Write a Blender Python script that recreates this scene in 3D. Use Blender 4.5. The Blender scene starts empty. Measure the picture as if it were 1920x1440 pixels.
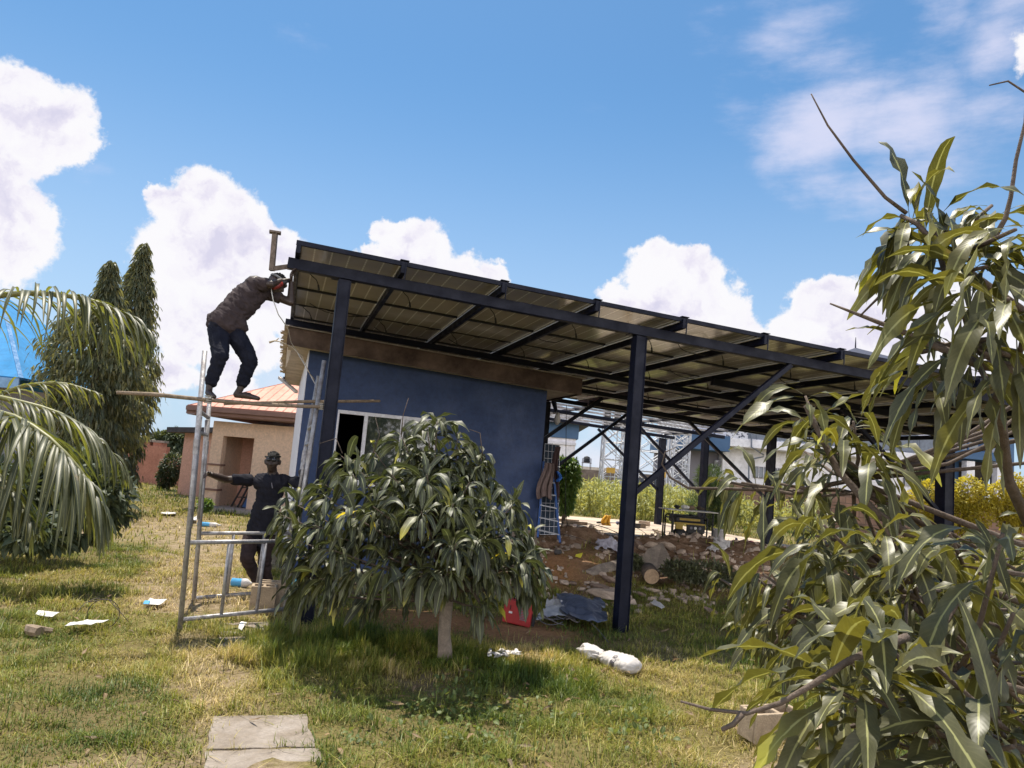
import bpy, bmesh, math, random
import numpy as np
from mathutils import Vector, Matrix
random.seed(7); rng = np.random.default_rng(11)
SC = bpy.context.scene; COL = SC.collection
R_ = math.radians

# ------------------------------------------------------------------ camera
PITCH, ROLL, FPX, CAMH = .1176, .0845, 1435., 1.708
cp, sp = math.cos(PITCH), math.sin(PITCH)
CF = np.array([0, cp, sp]); CU = np.array([0, -sp, cp]); CR = np.array([1., 0, 0])
c_, s_ = math.cos(ROLL), math.sin(ROLL)
CR, CU = c_*CR + s_*CU, -s_*CR + c_*CU
O = np.array([0, 0, CAMH])
cam = bpy.data.objects.new('camera', bpy.data.cameras.new('camera')); COL.objects.link(cam)
cam.data.sensor_fit = 'HORIZONTAL'; cam.data.sensor_width = 36; cam.data.lens = FPX/1920*36
cam.data.clip_start = .05; cam.data.clip_end = 3000
cam.matrix_world = Matrix(((CR[0], CU[0], -CF[0], 0), (CR[1], CU[1], -CF[1], 0), (CR[2], CU[2], -CF[2], CAMH), (0, 0, 0, 1)))
SC.camera = cam

def ray(x, y): return CF + CR*(x-960)/FPX - CU*(y-720)/FPX
def P(x, y, D):                       # point seen at photo pixel x,y at ground distance D
    r = ray(x, y); return O + r*(D/r[1])
def G(x, y, z=0.):                    # point seen at pixel on the level z
    r = ray(x, y); return O + r*((z-CAMH)/r[2])

# ------------------------------------------------------------------ node helpers
class NT:
    def __init__(s, tree): s.t = tree; s.n = tree.nodes; s.l = tree.links
    def new(s, ty, **kw):
        n = s.n.new(ty)
        for k, v in kw.items(): setattr(n, k, v)
        return n
    def put(s, sock, v):
        if v is None: return
        if isinstance(v, bpy.types.NodeSocket): s.l.new(v, sock)
        else: sock.default_value = v
    def m(s, op, a, b=None, c=None, clamp=False):
        n = s.new('ShaderNodeMath', operation=op, use_clamp=clamp)
        for i, v in enumerate((a, b, c)): s.put(n.inputs[i], v)
        return n.outputs[0]
    def vm(s, op, a, b=None, out=0):
        n = s.new('ShaderNodeVectorMath', operation=op)
        s.put(n.inputs[0], a); s.put(n.inputs[1], b)
        return n.outputs[out]
    def noise(s, vec, scale, detail=4, rough=.55, out='Fac', w=None):
        n = s.new('ShaderNodeTexNoise'); n.inputs['Scale'].default_value = scale
        n.inputs['Detail'].default_value = detail; n.inputs['Roughness'].default_value = rough
        if vec is not None: s.l.new(vec, n.inputs['Vector'])
        return n.outputs[out]
    def ramp(s, f, stops, interp='LINEAR'):
        n = s.new('ShaderNodeValToRGB'); n.color_ramp.interpolation = interp
        e = n.color_ramp.elements
        while len(e) < len(stops): e.new(.5)
        for el, (p, c) in zip(e, stops): el.position = p; el.color = (*c, 1) if len(c) == 3 else c
        s.put(n.inputs[0], f); return n.outputs[0]
    def mix(s, f, a, b, mode='MIX'):
        n = s.new('ShaderNodeMix', data_type='RGBA', blend_type=mode)
        s.put(n.inputs['Factor'], f)
        for k, v in (('A', a), ('B', b)):
            sk = [i for i in n.inputs if i.name == k and i.type == 'RGBA'][0]
            if isinstance(v, tuple) and len(v) == 3: v = (*v, 1)
            s.put(sk, v)
        return [o for o in n.outputs if o.type == 'RGBA'][0]
    def mr(s, v, a, b, c=0., d=1., smooth=True):
        n = s.new('ShaderNodeMapRange', interpolation_type='SMOOTHSTEP' if smooth else 'LINEAR')
        for i, x in enumerate((v, a, b, c, d)): s.put(n.inputs[i], x)
        return n.outputs[0]

# ------------------------------------------------------------------ world
SUN_EL, SUN_AZ = R_(73), R_(-25)        # azimuth from +Y towards +X
world = bpy.data.worlds.new("World"); SC.world = world; world.use_nodes = True
def build_world():
    t = NT(world.node_tree); t.n.clear()
    sky = t.new('ShaderNodeTexSky', sky_type='NISHITA', sun_disc=False)
    sky.sun_elevation = SUN_EL; sky.sun_rotation = SUN_AZ
    sky.air_density = 1.0; sky.dust_density = .6; sky.ozone_density = 1.6
    tc = t.new('ShaderNodeTexCoord').outputs['Generated']
    dn = t.vm('NORMALIZE', tc)
    # cumulus banks: (pixel x, pixel y, radius px)
    blobs = [(20,190,64),(85,235,62),(35,270,75),(115,275,38),(-40,200,80),(-20,360,90),(40,380,58),(70,415,40),(20,440,75),(-60,300,100),
             (375,375,58),(330,400,50),(425,420,62),(290,355,22),(465,450,55),(400,470,80),(340,480,70),(460,520,85),(390,560,90),(520,470,42),(500,600,60),(350,620,62),(430,690,52),(300,700,50),(530,560,40),(480,640,50),
             (720,430,32),(760,445,45),(800,475,52),(860,505,50),(920,515,36),(740,490,60),(690,475,30),(650,520,45),
             (1235,500,42),(1290,520,48),(1230,550,70),(1330,560,62),(1380,590,48),(1160,560,40),(1270,610,90),(1400,640,60),
             (1560,565,34),(1530,590,42),(1600,600,45),(1640,610,40),(1480,620,40),(1560,650,80),(1700,640,70),(1800,640,100),
             (1990,60,50)]
    off = t.vm('SUBTRACT', t.noise(dn, 9, 7, .62, 'Color'), (.5, .5, .5))
    dd = t.vm('ADD', dn, t.vm('MULTIPLY', off, (.10, .10, .10)))
    f = None
    for (x, y, r) in blobs:
        v = ray(x, y); v = v/np.linalg.norm(v)
        dist = t.vm('DISTANCE', dd, tuple(v), out=1)
        q = t.m('MULTIPLY_ADD', dist, -1435./r*.93, 1.35)
        f = q if f is None else t.m('SMOOTH_MAX', f, q, .25)
    nz2 = t.noise(dn, 34, 6, .6)
    fld = t.m('ADD', f, t.m('MULTIPLY', t.m('SUBTRACT', nz2, .5), .55))
    dens = t.mr(t.m('ADD', fld, t.m('MULTIPLY', t.m('SUBTRACT', t.noise(dn, 95, 5, .65), .5), .24)), .33, .58)
    # thin wisps to the upper right and faint ones in the middle
    mp = t.new('ShaderNodeMapping'); mp.inputs['Rotation'].default_value = (0, .5, .3); mp.inputs['Scale'].default_value = (1, 1, 3.6)
    t.l.new(dn, mp.inputs['Vector'])
    wn = t.noise(mp.outputs[0], 5.5, 9, .6)
    wf = None
    for (x, y, r, k) in [(1880,50,130,.9),(1780,20,90,.7),(1560,230,170,1),(1720,240,190,.9),(1500,60,150,.42),(1640,330,130,.7),(1400,180,140,.35),(570,70,60,.30),(1330,60,70,.3),(1840,200,150,.6),(1120,200,120,.12),(170,320,60,.4)]:
        v = ray(x, y); v = v/np.linalg.norm(v)
        q = t.m('MULTIPLY', t.m('MULTIPLY_ADD', t.vm('DISTANCE', dd, tuple(v), out=1), -1435./r, 1.0, clamp=True), k)
        wf = q if wf is None else t.m('MAXIMUM', wf, q)
    wisp = t.m('MULTIPLY', t.mr(t.m('ADD', wn, t.m('MULTIPLY', wf, .60)), .60, 1.12), .80)
    wisp = t.m('MULTIPLY', wisp, t.mr(wf, 0., .25))
    # sideways clouds low all round the horizon, as in open country
    sx = t.new('ShaderNodeSeparateXYZ'); t.l.new(dn, sx.inputs[0])
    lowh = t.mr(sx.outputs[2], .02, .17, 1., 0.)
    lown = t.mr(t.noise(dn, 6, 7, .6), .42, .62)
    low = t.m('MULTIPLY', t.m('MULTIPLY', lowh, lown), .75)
    # cloud colours: bright crowns, lavender undersides and inner folds
    dup_ = t.vm('ADD', dd, (-.006, 0, .020)); rel = t.m('SUBTRACT', t.noise(dup_, 11, 6, .55), t.noise(dd, 11, 6, .55)); rel2 = t.m('SUBTRACT', t.noise(dup_, 30, 5, .55), t.noise(dd, 30, 5, .55))
    sh = t.m('ADD', t.m('MULTIPLY', t.mr(fld, .4, 1.6), .62), t.m('ADD', t.m('MULTIPLY', rel, 3.4), t.m('MULTIPLY', rel2, 1.2)))
    ccol = t.ramp(sh, [(0., (.98, .97, 1.0)), (.30, (.95, .93, .99)), (.60, (.84, .81, .93)), (1., (.72, .70, .86))])
    skyc = t.mix(1., sky.outputs[0], (.48, .73, .84, 1), 'MULTIPLY')
    haze = t.mr(sx.outputs[2], -.02, .50, .80, 0.)
    K = 5.6
    skyc = t.mix(haze, skyc, (.62*K*.95, .76*K*.95, .98*K*.95, 1))
    cc = t.mix(1., ccol, (K, K, K, 1), 'MULTIPLY')
    back = t.mr(sx.outputs[1], .15, -.35, 0., 1.); backh = t.mr(sx.outputs[2], .0, .75, 1., 0.)  # sky brightened behind the camera, added as unseen fill light
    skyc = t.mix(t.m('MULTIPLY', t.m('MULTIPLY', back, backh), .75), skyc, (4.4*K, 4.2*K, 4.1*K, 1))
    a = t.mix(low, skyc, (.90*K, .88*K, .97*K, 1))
    a = t.mix(wisp, a, (.80*K, .80*K, .98*K, 1))
    a = t.mix(dens, a, cc)
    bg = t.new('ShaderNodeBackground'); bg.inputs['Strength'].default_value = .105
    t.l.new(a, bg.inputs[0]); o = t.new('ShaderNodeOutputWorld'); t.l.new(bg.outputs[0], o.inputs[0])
build_world()
world.cycles.sampling_method = 'MANUAL'; world.cycles.sample_map_resolution = 512

sun = bpy.data.objects.new('sun', bpy.data.lights.new('sun', 'SUN')); COL.objects.link(sun)
sun.data.energy = 4.6; sun.data.angle = R_(.5); sun.data.color = (1, .93, .80)
sv = Vector((math.sin(SUN_AZ)*math.cos(SUN_EL), math.cos(SUN_AZ)*math.cos(SUN_EL), math.sin(SUN_EL)))
sun.rotation_euler = sv.to_track_quat('Z', 'Y').to_euler(); sun.location = (20, 0, 30)
SC.view_settings.view_transform = 'Standard'; SC.view_settings.look = 'None'
SC.view_settings.exposure = .75; SC.view_settings.gamma = 1
SC.cycles.max_bounces = 6; SC.cycles.transparent_max_bounces = 6

# ------------------------------------------------------------------ materials
def lin(r, g, b):
    return tuple(((v/255)/12.92 if v/255 <= .04045 else ((v/255+.055)/1.055)**2.4) for v in (r, g, b))
def mat(name, col, rough=.7, metal=0., var=.25, scale=8., bump=.0, bscale=None, spec=.5, col2=None, fine=None, coat=0.):
    m = bpy.data.materials.new(name); m.use_nodes = True; t = NT(m.node_tree)
    b = t.n['Principled BSDF']; b.inputs['Roughness'].default_value = rough; b.inputs['Metallic'].default_value = metal
    b.inputs['Specular IOR Level'].default_value = spec; b.inputs['Coat Weight'].default_value = coat
    tc = t.new('ShaderNodeTexCoord').outputs['Object']
    n1 = t.noise(tc, scale, 6, .65)
    c2 = col2 if col2 else tuple(v*(1-var) for v in col)
    c = t.ramp(n1, [(.32, c2), (.68, col)])
    if fine:
        n2 = t.noise(tc, fine, 4, .7); c = t.mix(.5, c, t.ramp(n2, [(.3, (.55,)*3), (.7, (1.2,)*3)]), 'MULTIPLY')
    t.l.new(c, b.inputs['Base Color'])
    t.l.new(t.mr(n1, .3, .7, min(1, rough+.12), max(.03, rough-.08)), b.inputs['Roughness'])
    if bump:
        bn = t.new('ShaderNodeBump'); bn.inputs['Strength'].default_value = bump; bn.inputs['Distance'].default_value = .01
        t.l.new(t.noise(tc, bscale or scale*4, 5, .6), bn.inputs['Height']); t.l.new(bn.outputs[0], b.inputs['Normal'])
    return m

def leafmat(name, top, under, rib, transl=.35, rough=.38, trans_col=None, dry=None):
    m = bpy.data.materials.new(name); m.use_nodes = True; t = NT(m.node_tree)
    b = t.n['Principled BSDF']; out = t.n['Material Output']
    at_ = t.new('ShaderNodeAttribute', attribute_name='leaf')
    sp_ = t.new('ShaderNodeSeparateXYZ'); t.l.new(at_.outputs['Vector'], sp_.inputs[0])
    mid, rnd, along = sp_.outputs
    geo = t.new('ShaderNodeNewGeometry')
    tc = t.new('ShaderNodeTexCoord').outputs['Object']
    c = t.mix(geo.outputs['Backfacing'], top, under)
    hv = t.ramp(rnd, [(0., (.62, .66, .7)), (.5, (1., 1., 1.)), (.9, (1.15, 1.12, 1.)), (1., (1.35, 1.25, .8))])
    c = t.mix(1., c, hv, 'MULTIPLY')
    vein = t.m('SINE', t.m('ADD', t.m('MULTIPLY', along, 150.), t.m('MULTIPLY', mid, 14.)))
    c = t.mix(t.m('MULTIPLY', t.mr(vein, .3, 1.), .05), c, rib)
    c = t.mix(.5, c, t.ramp(t.noise(tc, 26, 5, .7), [(.3, (.55,)*3), (.7, (1.3,)*3)]), 'MULTIPLY')
    c = t.mix(t.mr(t.noise(tc, 9, 6, .75), .66, .72), c, (.16, .12, .06))
    c = t.mix(t.mr(mid, .86, .95), c, rib)
    if dry:
        c = t.mix(t.mr(t.m('ADD', rnd, t.m('MULTIPLY', along, .10)), 1.03, 1.09), c, dry)
    t.l.new(c, b.inputs['Base Color']); b.inputs['Roughness'].default_value = rough
    b.inputs['Specular IOR Level'].default_value = .38
    tr = t.new('ShaderNodeBsdfTranslucent'); t.put(tr.inputs[0], t.mix(1., c, trans_col or (2.0, 1.9, .9), 'MULTIPLY'))
    mx = t.new('ShaderNodeMixShader'); mx.inputs[0].default_value = transl
    t.l.new(b.outputs[0], mx.inputs[1]); t.l.new(tr.outputs[0], mx.inputs[2]); t.l.new(mx.outputs[0], out.inputs['Surface'])
    bn = t.new('ShaderNodeBump'); bn.inputs['Strength'].default_value = .03; bn.inputs['Distance'].default_value = .002
    t.l.new(vein, bn.inputs['Height']); t.l.new(bn.outputs[0], b.inputs['Normal'])
    return m

# ------------------------------------------------------------------ object helpers
ROOT = {}
def tag(o, label=None, cat=None, group=None, kind=None):
    if label: o['label'] = label
    if cat: o['category'] = cat
    if group: o['group'] = group
    if kind: o['kind'] = kind
    return o
def thing(name, loc, label, cat, group=None):
    o = bpy.data.objects.new(name, None); o.empty_display_size = .2; COL.objects.link(o)
    o.location = tuple(loc); ROOT[o] = Vector(tuple(loc)); return tag(o, label, cat, group)
def fin(o, parent):
    COL.objects.link(o)
    if parent: o.parent = parent; ROOT[o] = ROOT[parent]
    return o
def link_mesh(name, me, parent=None, origin=None):
    """me holds world coordinates; move them relative to the root (or origin)"""
    o = bpy.data.objects.new(name, me)
    off = ROOT[parent] if parent else (Vector(tuple(origin)) if origin is not None else Vector((0, 0, 0)))
    if off.length: me.transform(Matrix.Translation(-off))
    if not parent: o.location = off; ROOT[o] = off
    return fin(o, parent)
class MB:
    def __init__(s): s.v = []; s.f = []; s.mi = []; s.cur = 0
    def quad(s, *pts):
        n = len(s.v); s.v += [tuple(p) for p in pts]; s.f.append(tuple(range(n, n+len(pts)))); s.mi.append(s.cur); return s
    def hexa(s, c):                      # 8 corners: 0-3 bottom ring, 4-7 top ring
        n = len(s.v); s.v += [tuple(p) for p in c]
        for q in ((0,3,2,1),(4,5,6,7),(0,1,5,4),(1,2,6,5),(2,3,7,6),(3,0,4,7)): s.f.append(tuple(n+i for i in q)); s.mi.append(s.cur)
        return s
    def box(s, c, size, ax=None):
        c = np.array(c, float); ax = ax or (np.array([1.,0,0]), np.array([0,1.,0]), np.array([0,0,1.]))
        h = [np.array(a)*q/2 for a, q in zip(ax, size)]
        return s.hexa([c+h[0]*i+h[1]*j+h[2]*k for k in (-1, 1) for i, j in ((-1,-1),(1,-1),(1,1),(-1,1))])
    def bar(s, a, b, w, h, up=(0, 0, 1)):
        a = np.array(a, float); b = np.array(b, float); d = b-a; L = np.linalg.norm(d); d = d/L
        x = np.cross(d, up); x = x/np.linalg.norm(x); y = np.cross(x, d)
        return s.box((a+b)/2, (L, w, h), (d, x, y))
    def path(s, pts, rad, n=8, caps=True):
        pts = [np.array(p, float) for p in pts]
        if not hasattr(rad, '__len__'): rad = [rad]*len(pts)
        base = len(s.v); prev = None
        for i, p in enumerate(pts):
            d = pts[min(i+1, len(pts)-1)]-pts[max(i-1, 0)]; d = d/(np.linalg.norm(d)+1e-9)
            if prev is None:
                a = np.array([0, 0, 1.]) if abs(d[2]) < .9 else np.array([1., 0, 0]); x = np.cross(d, a)
            else: x = prev-d*(prev@d)
            x = x/np.linalg.norm(x); prev = x; y = np.cross(d, x)
            for k in range(n):
                th = 2*math.pi*k/n; s.v.append(tuple(p+(x*math.cos(th)+y*math.sin(th))*rad[i]))
        for i in range(len(pts)-1):
            for k in range(n):
                a = base+i*n+k; b = base+i*n+(k+1) % n; s.f.append((a, b, b+n, a+n)); s.mi.append(s.cur)
        if caps:
            s.f.append(tuple(base+k for k in range(n))[::-1]); s.mi.append(s.cur)
            e = base+(len(pts)-1)*n; s.f.append(tuple(e+k for k in range(n))); s.mi.append(s.cur)
        return s
    def tube(s, a, b, r0, r1=None, n=12): return s.path([a, b], [r0, r1 if r1 is not None else r0], n)
    def lathe(s, c, prof, n=20, ax=(0, 0, 1)):
        ax = np.array(ax, float); c = np.array(c, float)
        return s.path([c+ax*z for z, r in prof], [max(r, 1e-4) for z, r in prof], n)
    def build(s, name, m, parent=None, origin=None, smooth=False, bevel=0., sub=0, solid=0.):
        me = bpy.data.meshes.new(name); me.from_pydata(s.v, [], s.f)
        ms = m if isinstance(m, (list, tuple)) else [m]
        for q in ms: me.materials.append(q)
        if len(ms) > 1: me.polygons.foreach_set('material_index', s.mi)
        if smooth: me.polygons.foreach_set('use_smooth', [True]*len(s.f))
        me.update(); o = link_mesh(name, me, parent, origin)
        if bevel:
            b = o.modifiers.new('bevel', 'BEVEL'); b.width = bevel; b.segments = 2; b.limit_method = 'ANGLE'
        if solid:
            b = o.modifiers.new('solid', 'SOLIDIFY'); b.thickness = solid
        if sub:
            b = o.modifiers.new('sub', 'SUBSURF'); b.levels = b.render_levels = sub
        return o
def mesh_np(name, V, F, m, parent=None, origin=None, attr=None, smooth=True):
    """V (n,3) F (m,k) numpy, attr (n,3) stored as 'leaf'"""
    me = bpy.data.meshes.new(name); k = F.shape[1]
    me.vertices.add(len(V)); me.vertices.foreach_set('co', V.astype(np.float32).ravel())
    me.loops.add(F.size); me.loops.foreach_set('vertex_index', F.astype(np.int32).ravel())
    me.polygons.add(len(F)); me.polygons.foreach_set('loop_start', np.arange(0, F.size, k, dtype=np.int32))
    me.polygons.foreach_set('loop_total', np.full(len(F), k, dtype=np.int32))
    me.polygons.foreach_set('use_smooth', np.full(len(F), smooth))
    if attr is not None:
        a = me.attributes.new('leaf', 'FLOAT_VECTOR', 'POINT'); a.data.foreach_set('vector', attr.astype(np.float32).ravel())
    me.materials.append(m); me.update(calc_edges=True); me.validate()
    return link_mesh(name, me, parent, origin)

def nrm(a): return a/(np.linalg.norm(a, axis=-1, keepdims=True)+1e-9)
def vnoise(x, y, s=1., seed=0):
    """smooth value noise"""
    x = np.asarray(x, float)/s+seed*17.3; y = np.asarray(y, float)/s+seed*9.1
    xi = np.floor(x); yi = np.floor(y); fx = x-xi; fy = y-yi; fx = fx*fx*(3-2*fx); fy = fy*fy*(3-2*fy)
    h = lambda a, b: np.modf(np.abs(np.sin(a*127.1+b*311.7+seed*3.3)*43758.5453))[0]
    return (h(xi, yi)*(1-fx)+h(xi+1, yi)*fx)*(1-fy)+(h(xi, yi+1)*(1-fx)+h(xi+1, yi+1)*fx)*fy
def ss(x, a, b): t = np.clip((np.asarray(x, float)-a)/(b-a), 0, 1); return t*t*(3-2*t)

PROF = np.array([.06, .10, .55, .88, 1., .95, .78, .48, .04])
def leaves(base, dirs, L, Wd, droop=.25, fold=.25, nseg=8, prof=PROF, wave=.04, rnd=None, twist=.5):
    """vectorised leaf blades: rows of left / midrib / right points"""
    n = len(base); p = np.array(base, float); t = nrm(np.array(dirs, float)); L = np.asarray(L); Wd = np.asarray(Wd)
    droop = np.broadcast_to(droop, n); rnd = rng.random(n) if rnd is None else rnd
    upv = nrm(np.stack([rng.normal(0, twist, n), rng.normal(0, twist, n), np.ones(n)], 1))
    ph = rng.random(n)*6.28
    V = np.zeros((n, nseg+1, 3, 3)); A = np.zeros((n, nseg+1, 3, 3))
    step = (L/nseg)[:, None]
    for k in range(nseg+1):
        w = np.interp(k/nseg, np.linspace(0, 1, len(prof)), prof)
        side = np.cross(t, upv); bad = np.linalg.norm(side, axis=1) < .15; side[bad] += [.3, .3, 0]; side = nrm(side)
        nn = np.cross(side, t)
        wv = (np.sin(ph+k*1.9)*wave*L)[:, None]*nn*w
        hw = (Wd*w/2)[:, None]
        V[:, k, 1] = p
        V[:, k, 0] = p-side*hw*np.cos(fold)+nn*hw*np.sin(fold)+wv
        V[:, k, 2] = p+side*hw*np.cos(fold)+nn*hw*np.sin(fold)-wv
        A[:, k, 1, 0] = 1; A[:, k, :, 1] = rnd[:, None]; A[:, k, :, 2] = k/nseg
        p = p+t*step
        t = nrm(t+np.stack([np.zeros(n), np.zeros(n), -droop*8/nseg], 1)*(1-.5*np.abs(t[:, 2:3])))
    idx = np.arange(n*(nseg+1)*3).reshape(n, nseg+1, 3)
    q = [np.stack([idx[:, :-1, j], idx[:, :-1, j+1], idx[:, 1:, j+1], idx[:, 1:, j]], -1).reshape(-1, 4) for j in (0, 1)]
    return V.reshape(-1, 3), np.concatenate(q), A.reshape(-1, 3)
def merge(parts):
    Vs, Fs, As, o = [], [], [], 0
    for V, F, A in parts: Vs.append(V); Fs.append(F+o); As.append(A); o += len(V)
    return np.concatenate(Vs), np.concatenate(Fs), np.concatenate(As)
def blob(name, caps, m, parent, voxel=.012, smooth=6, extra=None):
    """one continuous skin grown over tapered limbs: caps = (p0, p1, r0, r1[, squash])"""
    bm = bmesh.new()
    for c in caps:
        a, b = Vector(tuple(map(float, c[0]))), Vector(tuple(map(float, c[1]))); r0, r1 = c[2], c[3]
        n = 12; d = b-a; L = d.length
        if L < 1e-5: d = Vector((0, 0, 1))
        d.normalize(); sqv = c[4] if len(c) > 4 else None      # (axis vector, factor)
        k = max(2, int(L/max(.4*min(r0, r1), .004)))
        k = min(k, 18)
        for i in range(k+1):
            f = i/k; r = r0*(1-f)+r1*f
            M = Matrix.Translation(a.lerp(b, f)) @ Matrix.Diagonal((r, r, r, 1))
            if sqv is not None:
                ax = Vector(tuple(map(float, sqv[0]))).normalized(); M = Matrix.Translation(a.lerp(b, f)) @ Matrix.Scale(sqv[1], 4, ax) @ Matrix.Diagonal((r, r, r, 1))
            bmesh.ops.create_icosphere(bm, subdivisions=2, radius=1, matrix=M)
    me = bpy.data.meshes.new(name); bm.to_mesh(me); bm.free()
    o = bpy.data.objects.new(name, me); COL.objects.link(o)
    r = o.modifiers.new('r', 'REMESH'); r.mode = 'VOXEL'; r.voxel_size = voxel
    s = o.modifiers.new('s', 'SMOOTH'); s.iterations = smooth; s.factor = .5
    dg = bpy.context.evaluated_depsgraph_get(); dg.update()
    me2 = bpy.data.meshes.new_from_object(o.evaluated_get(dg)); bpy.data.objects.remove(o)
    me2.name = name; me2.materials.clear(); me2.materials.append(m)
    me2.polygons.foreach_set('use_smooth', [True]*len(me2.polygons))
    if extra: extra(me2)
    return link_mesh(name, me2, parent)
def V3(p): return np.array(p, float)
# ------------------------------------------------------------------ the canopy frame of reference
CA = np.array([-2.391, 7.867, 3.963]); YAW, TILT = .2846, .0419
CD = np.array([math.cos(YAW)*math.cos(TILT), math.sin(YAW)*math.cos(TILT), -math.sin(TILT)])
CB = np.array([-math.sin(YAW), math.cos(YAW), 0.]); CN = np.cross(CD, CB)
CH = np.array([math.cos(YAW), math.sin(YAW), 0.])          # level direction along the canopy
def W(u, v, dz=0.): return CA+CD*u+CB*v+CN*dz
def Wg(u, v, z): p = W(u, v); p[2] = z; return p
def hitv(x, y, v):                                          # pixel on the upright plane at canopy offset v
    r = ray(x, y); t = (v-(O-CA)@CB)/(r@CB); return O+r*t
def uv_of(p): q = np.array(p)-CA; return q@CH, q@CB

# ------------------------------------------------------------------ ground
def zg(x, y):
    x = np.asarray(x, float); y = np.asarray(y, float)
    v = (x-CA[0])*CB[0]+(y-CA[1])*CB[1]; u = (x-CA[0])*CH[0]+(y-CA[1])*CH[1]
    rise = .55*ss(v+1.2*(vnoise(x, y, 1.4, 7)-.5), 1.8, 5.6)*ss(u, 1.8, 4.6)
    far = .55*ss(y, 12, 30)*ss(x, -4, 2)
    z = np.maximum(rise, far*ss(v, 2, 8))
    # heap of soil and rubble in front of the slab
    mound = np.exp(-((u-6.3)/2.2)**2-((v-5.0)/1.0)**2)*.24+np.exp(-((u-4.4)/.9)**2-((v-4.6)/.8)**2)*.22+np.exp(-((u-9)/2.)**2-((v-4.6)/1.)**2)*.2
    z = z+mound*(.2+1.5*vnoise(x, y, .8, 3))
    rough = .035*(vnoise(x, y, 1.3, 1)-.5)+.055*(vnoise(x, y, .32, 2)-.5)
    slab = ss(v, 5.6, 6.2)*(1-ss(v, 14, 15))*ss(u, 3., 4.)*(1-ss(u, 11.9, 12.6))
    rough = rough*(1-slab)
    z = z+rough+.05*mound*(vnoise(x, y, .12, 5)-.5)*6*(1-slab)
    # grass swell round the foot of the mango and on the left
    z = z+.05*np.exp(-((x+.6)/1.2)**2-((y-6.9)/.9)**2)+.03*np.exp(-((x+3.9)/.7)**2-((y-7.3)/.5)**2)
    hill = 3.*ss(np.hypot(x, y-10), 120, 400)*(vnoise(x, y, 90, 4))
    return z+hill
_T = np.arange(1.5, 90, .03)
def on(x, y, z=None):                                       # the ground point seen at a pixel
    if z is not None: return G(x, y, z)
    r = ray(x, y); r = r/r[1]; p = O[None]+r[None]*_T[:, None]; k = np.argmax(p[:, 2] < zg(p[:, 0], p[:, 1])); q = p[k].copy(); q[2] = float(zg(q[0], q[1])); return q
def masks(x, y):
    """bare soil, red soil, rubble"""
    x = np.asarray(x, float); y = np.asarray(y, float)
    v = (x-CA[0])*CB[0]+(y-CA[1])*CB[1]; u = (x-CA[0])*CH[0]+(y-CA[1])*CH[1]
    n = vnoise(x, y, .5, 8)*.6+vnoise(x, y, .17, 9)*.4
    path_c = -3.3-.42*(y-9)                                  # worn path past the scaffold to the house
    path = np.exp(-((x-path_c)/(.75+.10*np.clip(y-7, 0, 9)))**2)*ss(y, 7.4, 8.8)*(1-ss(y, 17, 21))
    bare = ss(path+(n-.5)*1.3, .32, .8)*.85
    fore = np.exp(-((x+1.4+.42*(y-4.6))/.42)**2)*ss(y, 2., 3)*(1-ss(y, 6.5, 8.))
    bare = np.maximum(bare, ss(fore*.95+(n-.5)*1.1, .42, .85)*.78)
    dryp = ss(vnoise(x, y, 1.1, 12)*.6+n*.4, .60, .78)*.7
    bare = np.maximum(bare, dryp)
    red = np.exp(-((x+.25)/1.45)**4-((y-8.75)/.85)**4)*(ss(n, .02, .35))
    red = np.maximum(red, np.exp(-((u-4.5)/1.2)**2-((v-3.6)/.9)**2))
    rub = ss(v+2.4*(vnoise(x, y, .9, 14)-.5)+.8*(n-.5), 2.6, 3.6)*(1-ss(v, 5.4, 6.2))*ss(u, 2.6, 3.6)*(1-ss(u, 11, 13))
    return bare, red, rub
def axis(lo, hi, a, b, fine):
    c = list(np.arange(a, b, fine)); st = fine; x = b; r = []
    while x < hi: r.append(x); st *= 1.16; x += st
    r.append(hi); st = fine; x = a-fine; l = []
    while x > lo: l.append(x); st *= 1.16; x -= st
    l.append(lo); return np.array(l[::-1]+c+r)
xs = axis(-900, 900, -6.5, 10, .075); ys = axis(-200, 1400, 2.2, 19, .085)
gx, gy = np.meshgrid(xs, ys); gz = zg(gx, gy)
V = np.stack([gx, gy, gz], -1).reshape(-1, 3); nx = len(xs); ny = len(ys)
I = np.arange(nx*ny).reshape(ny, nx); F = np.stack([I[:-1, :-1], I[:-1, 1:], I[1:, 1:], I[1:, :-1]], -1).reshape(-1, 4)
ba, re_, ru = masks(gx, gy); attr = np.stack([ba, re_, ru], -1).reshape(-1, 3)
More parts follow.
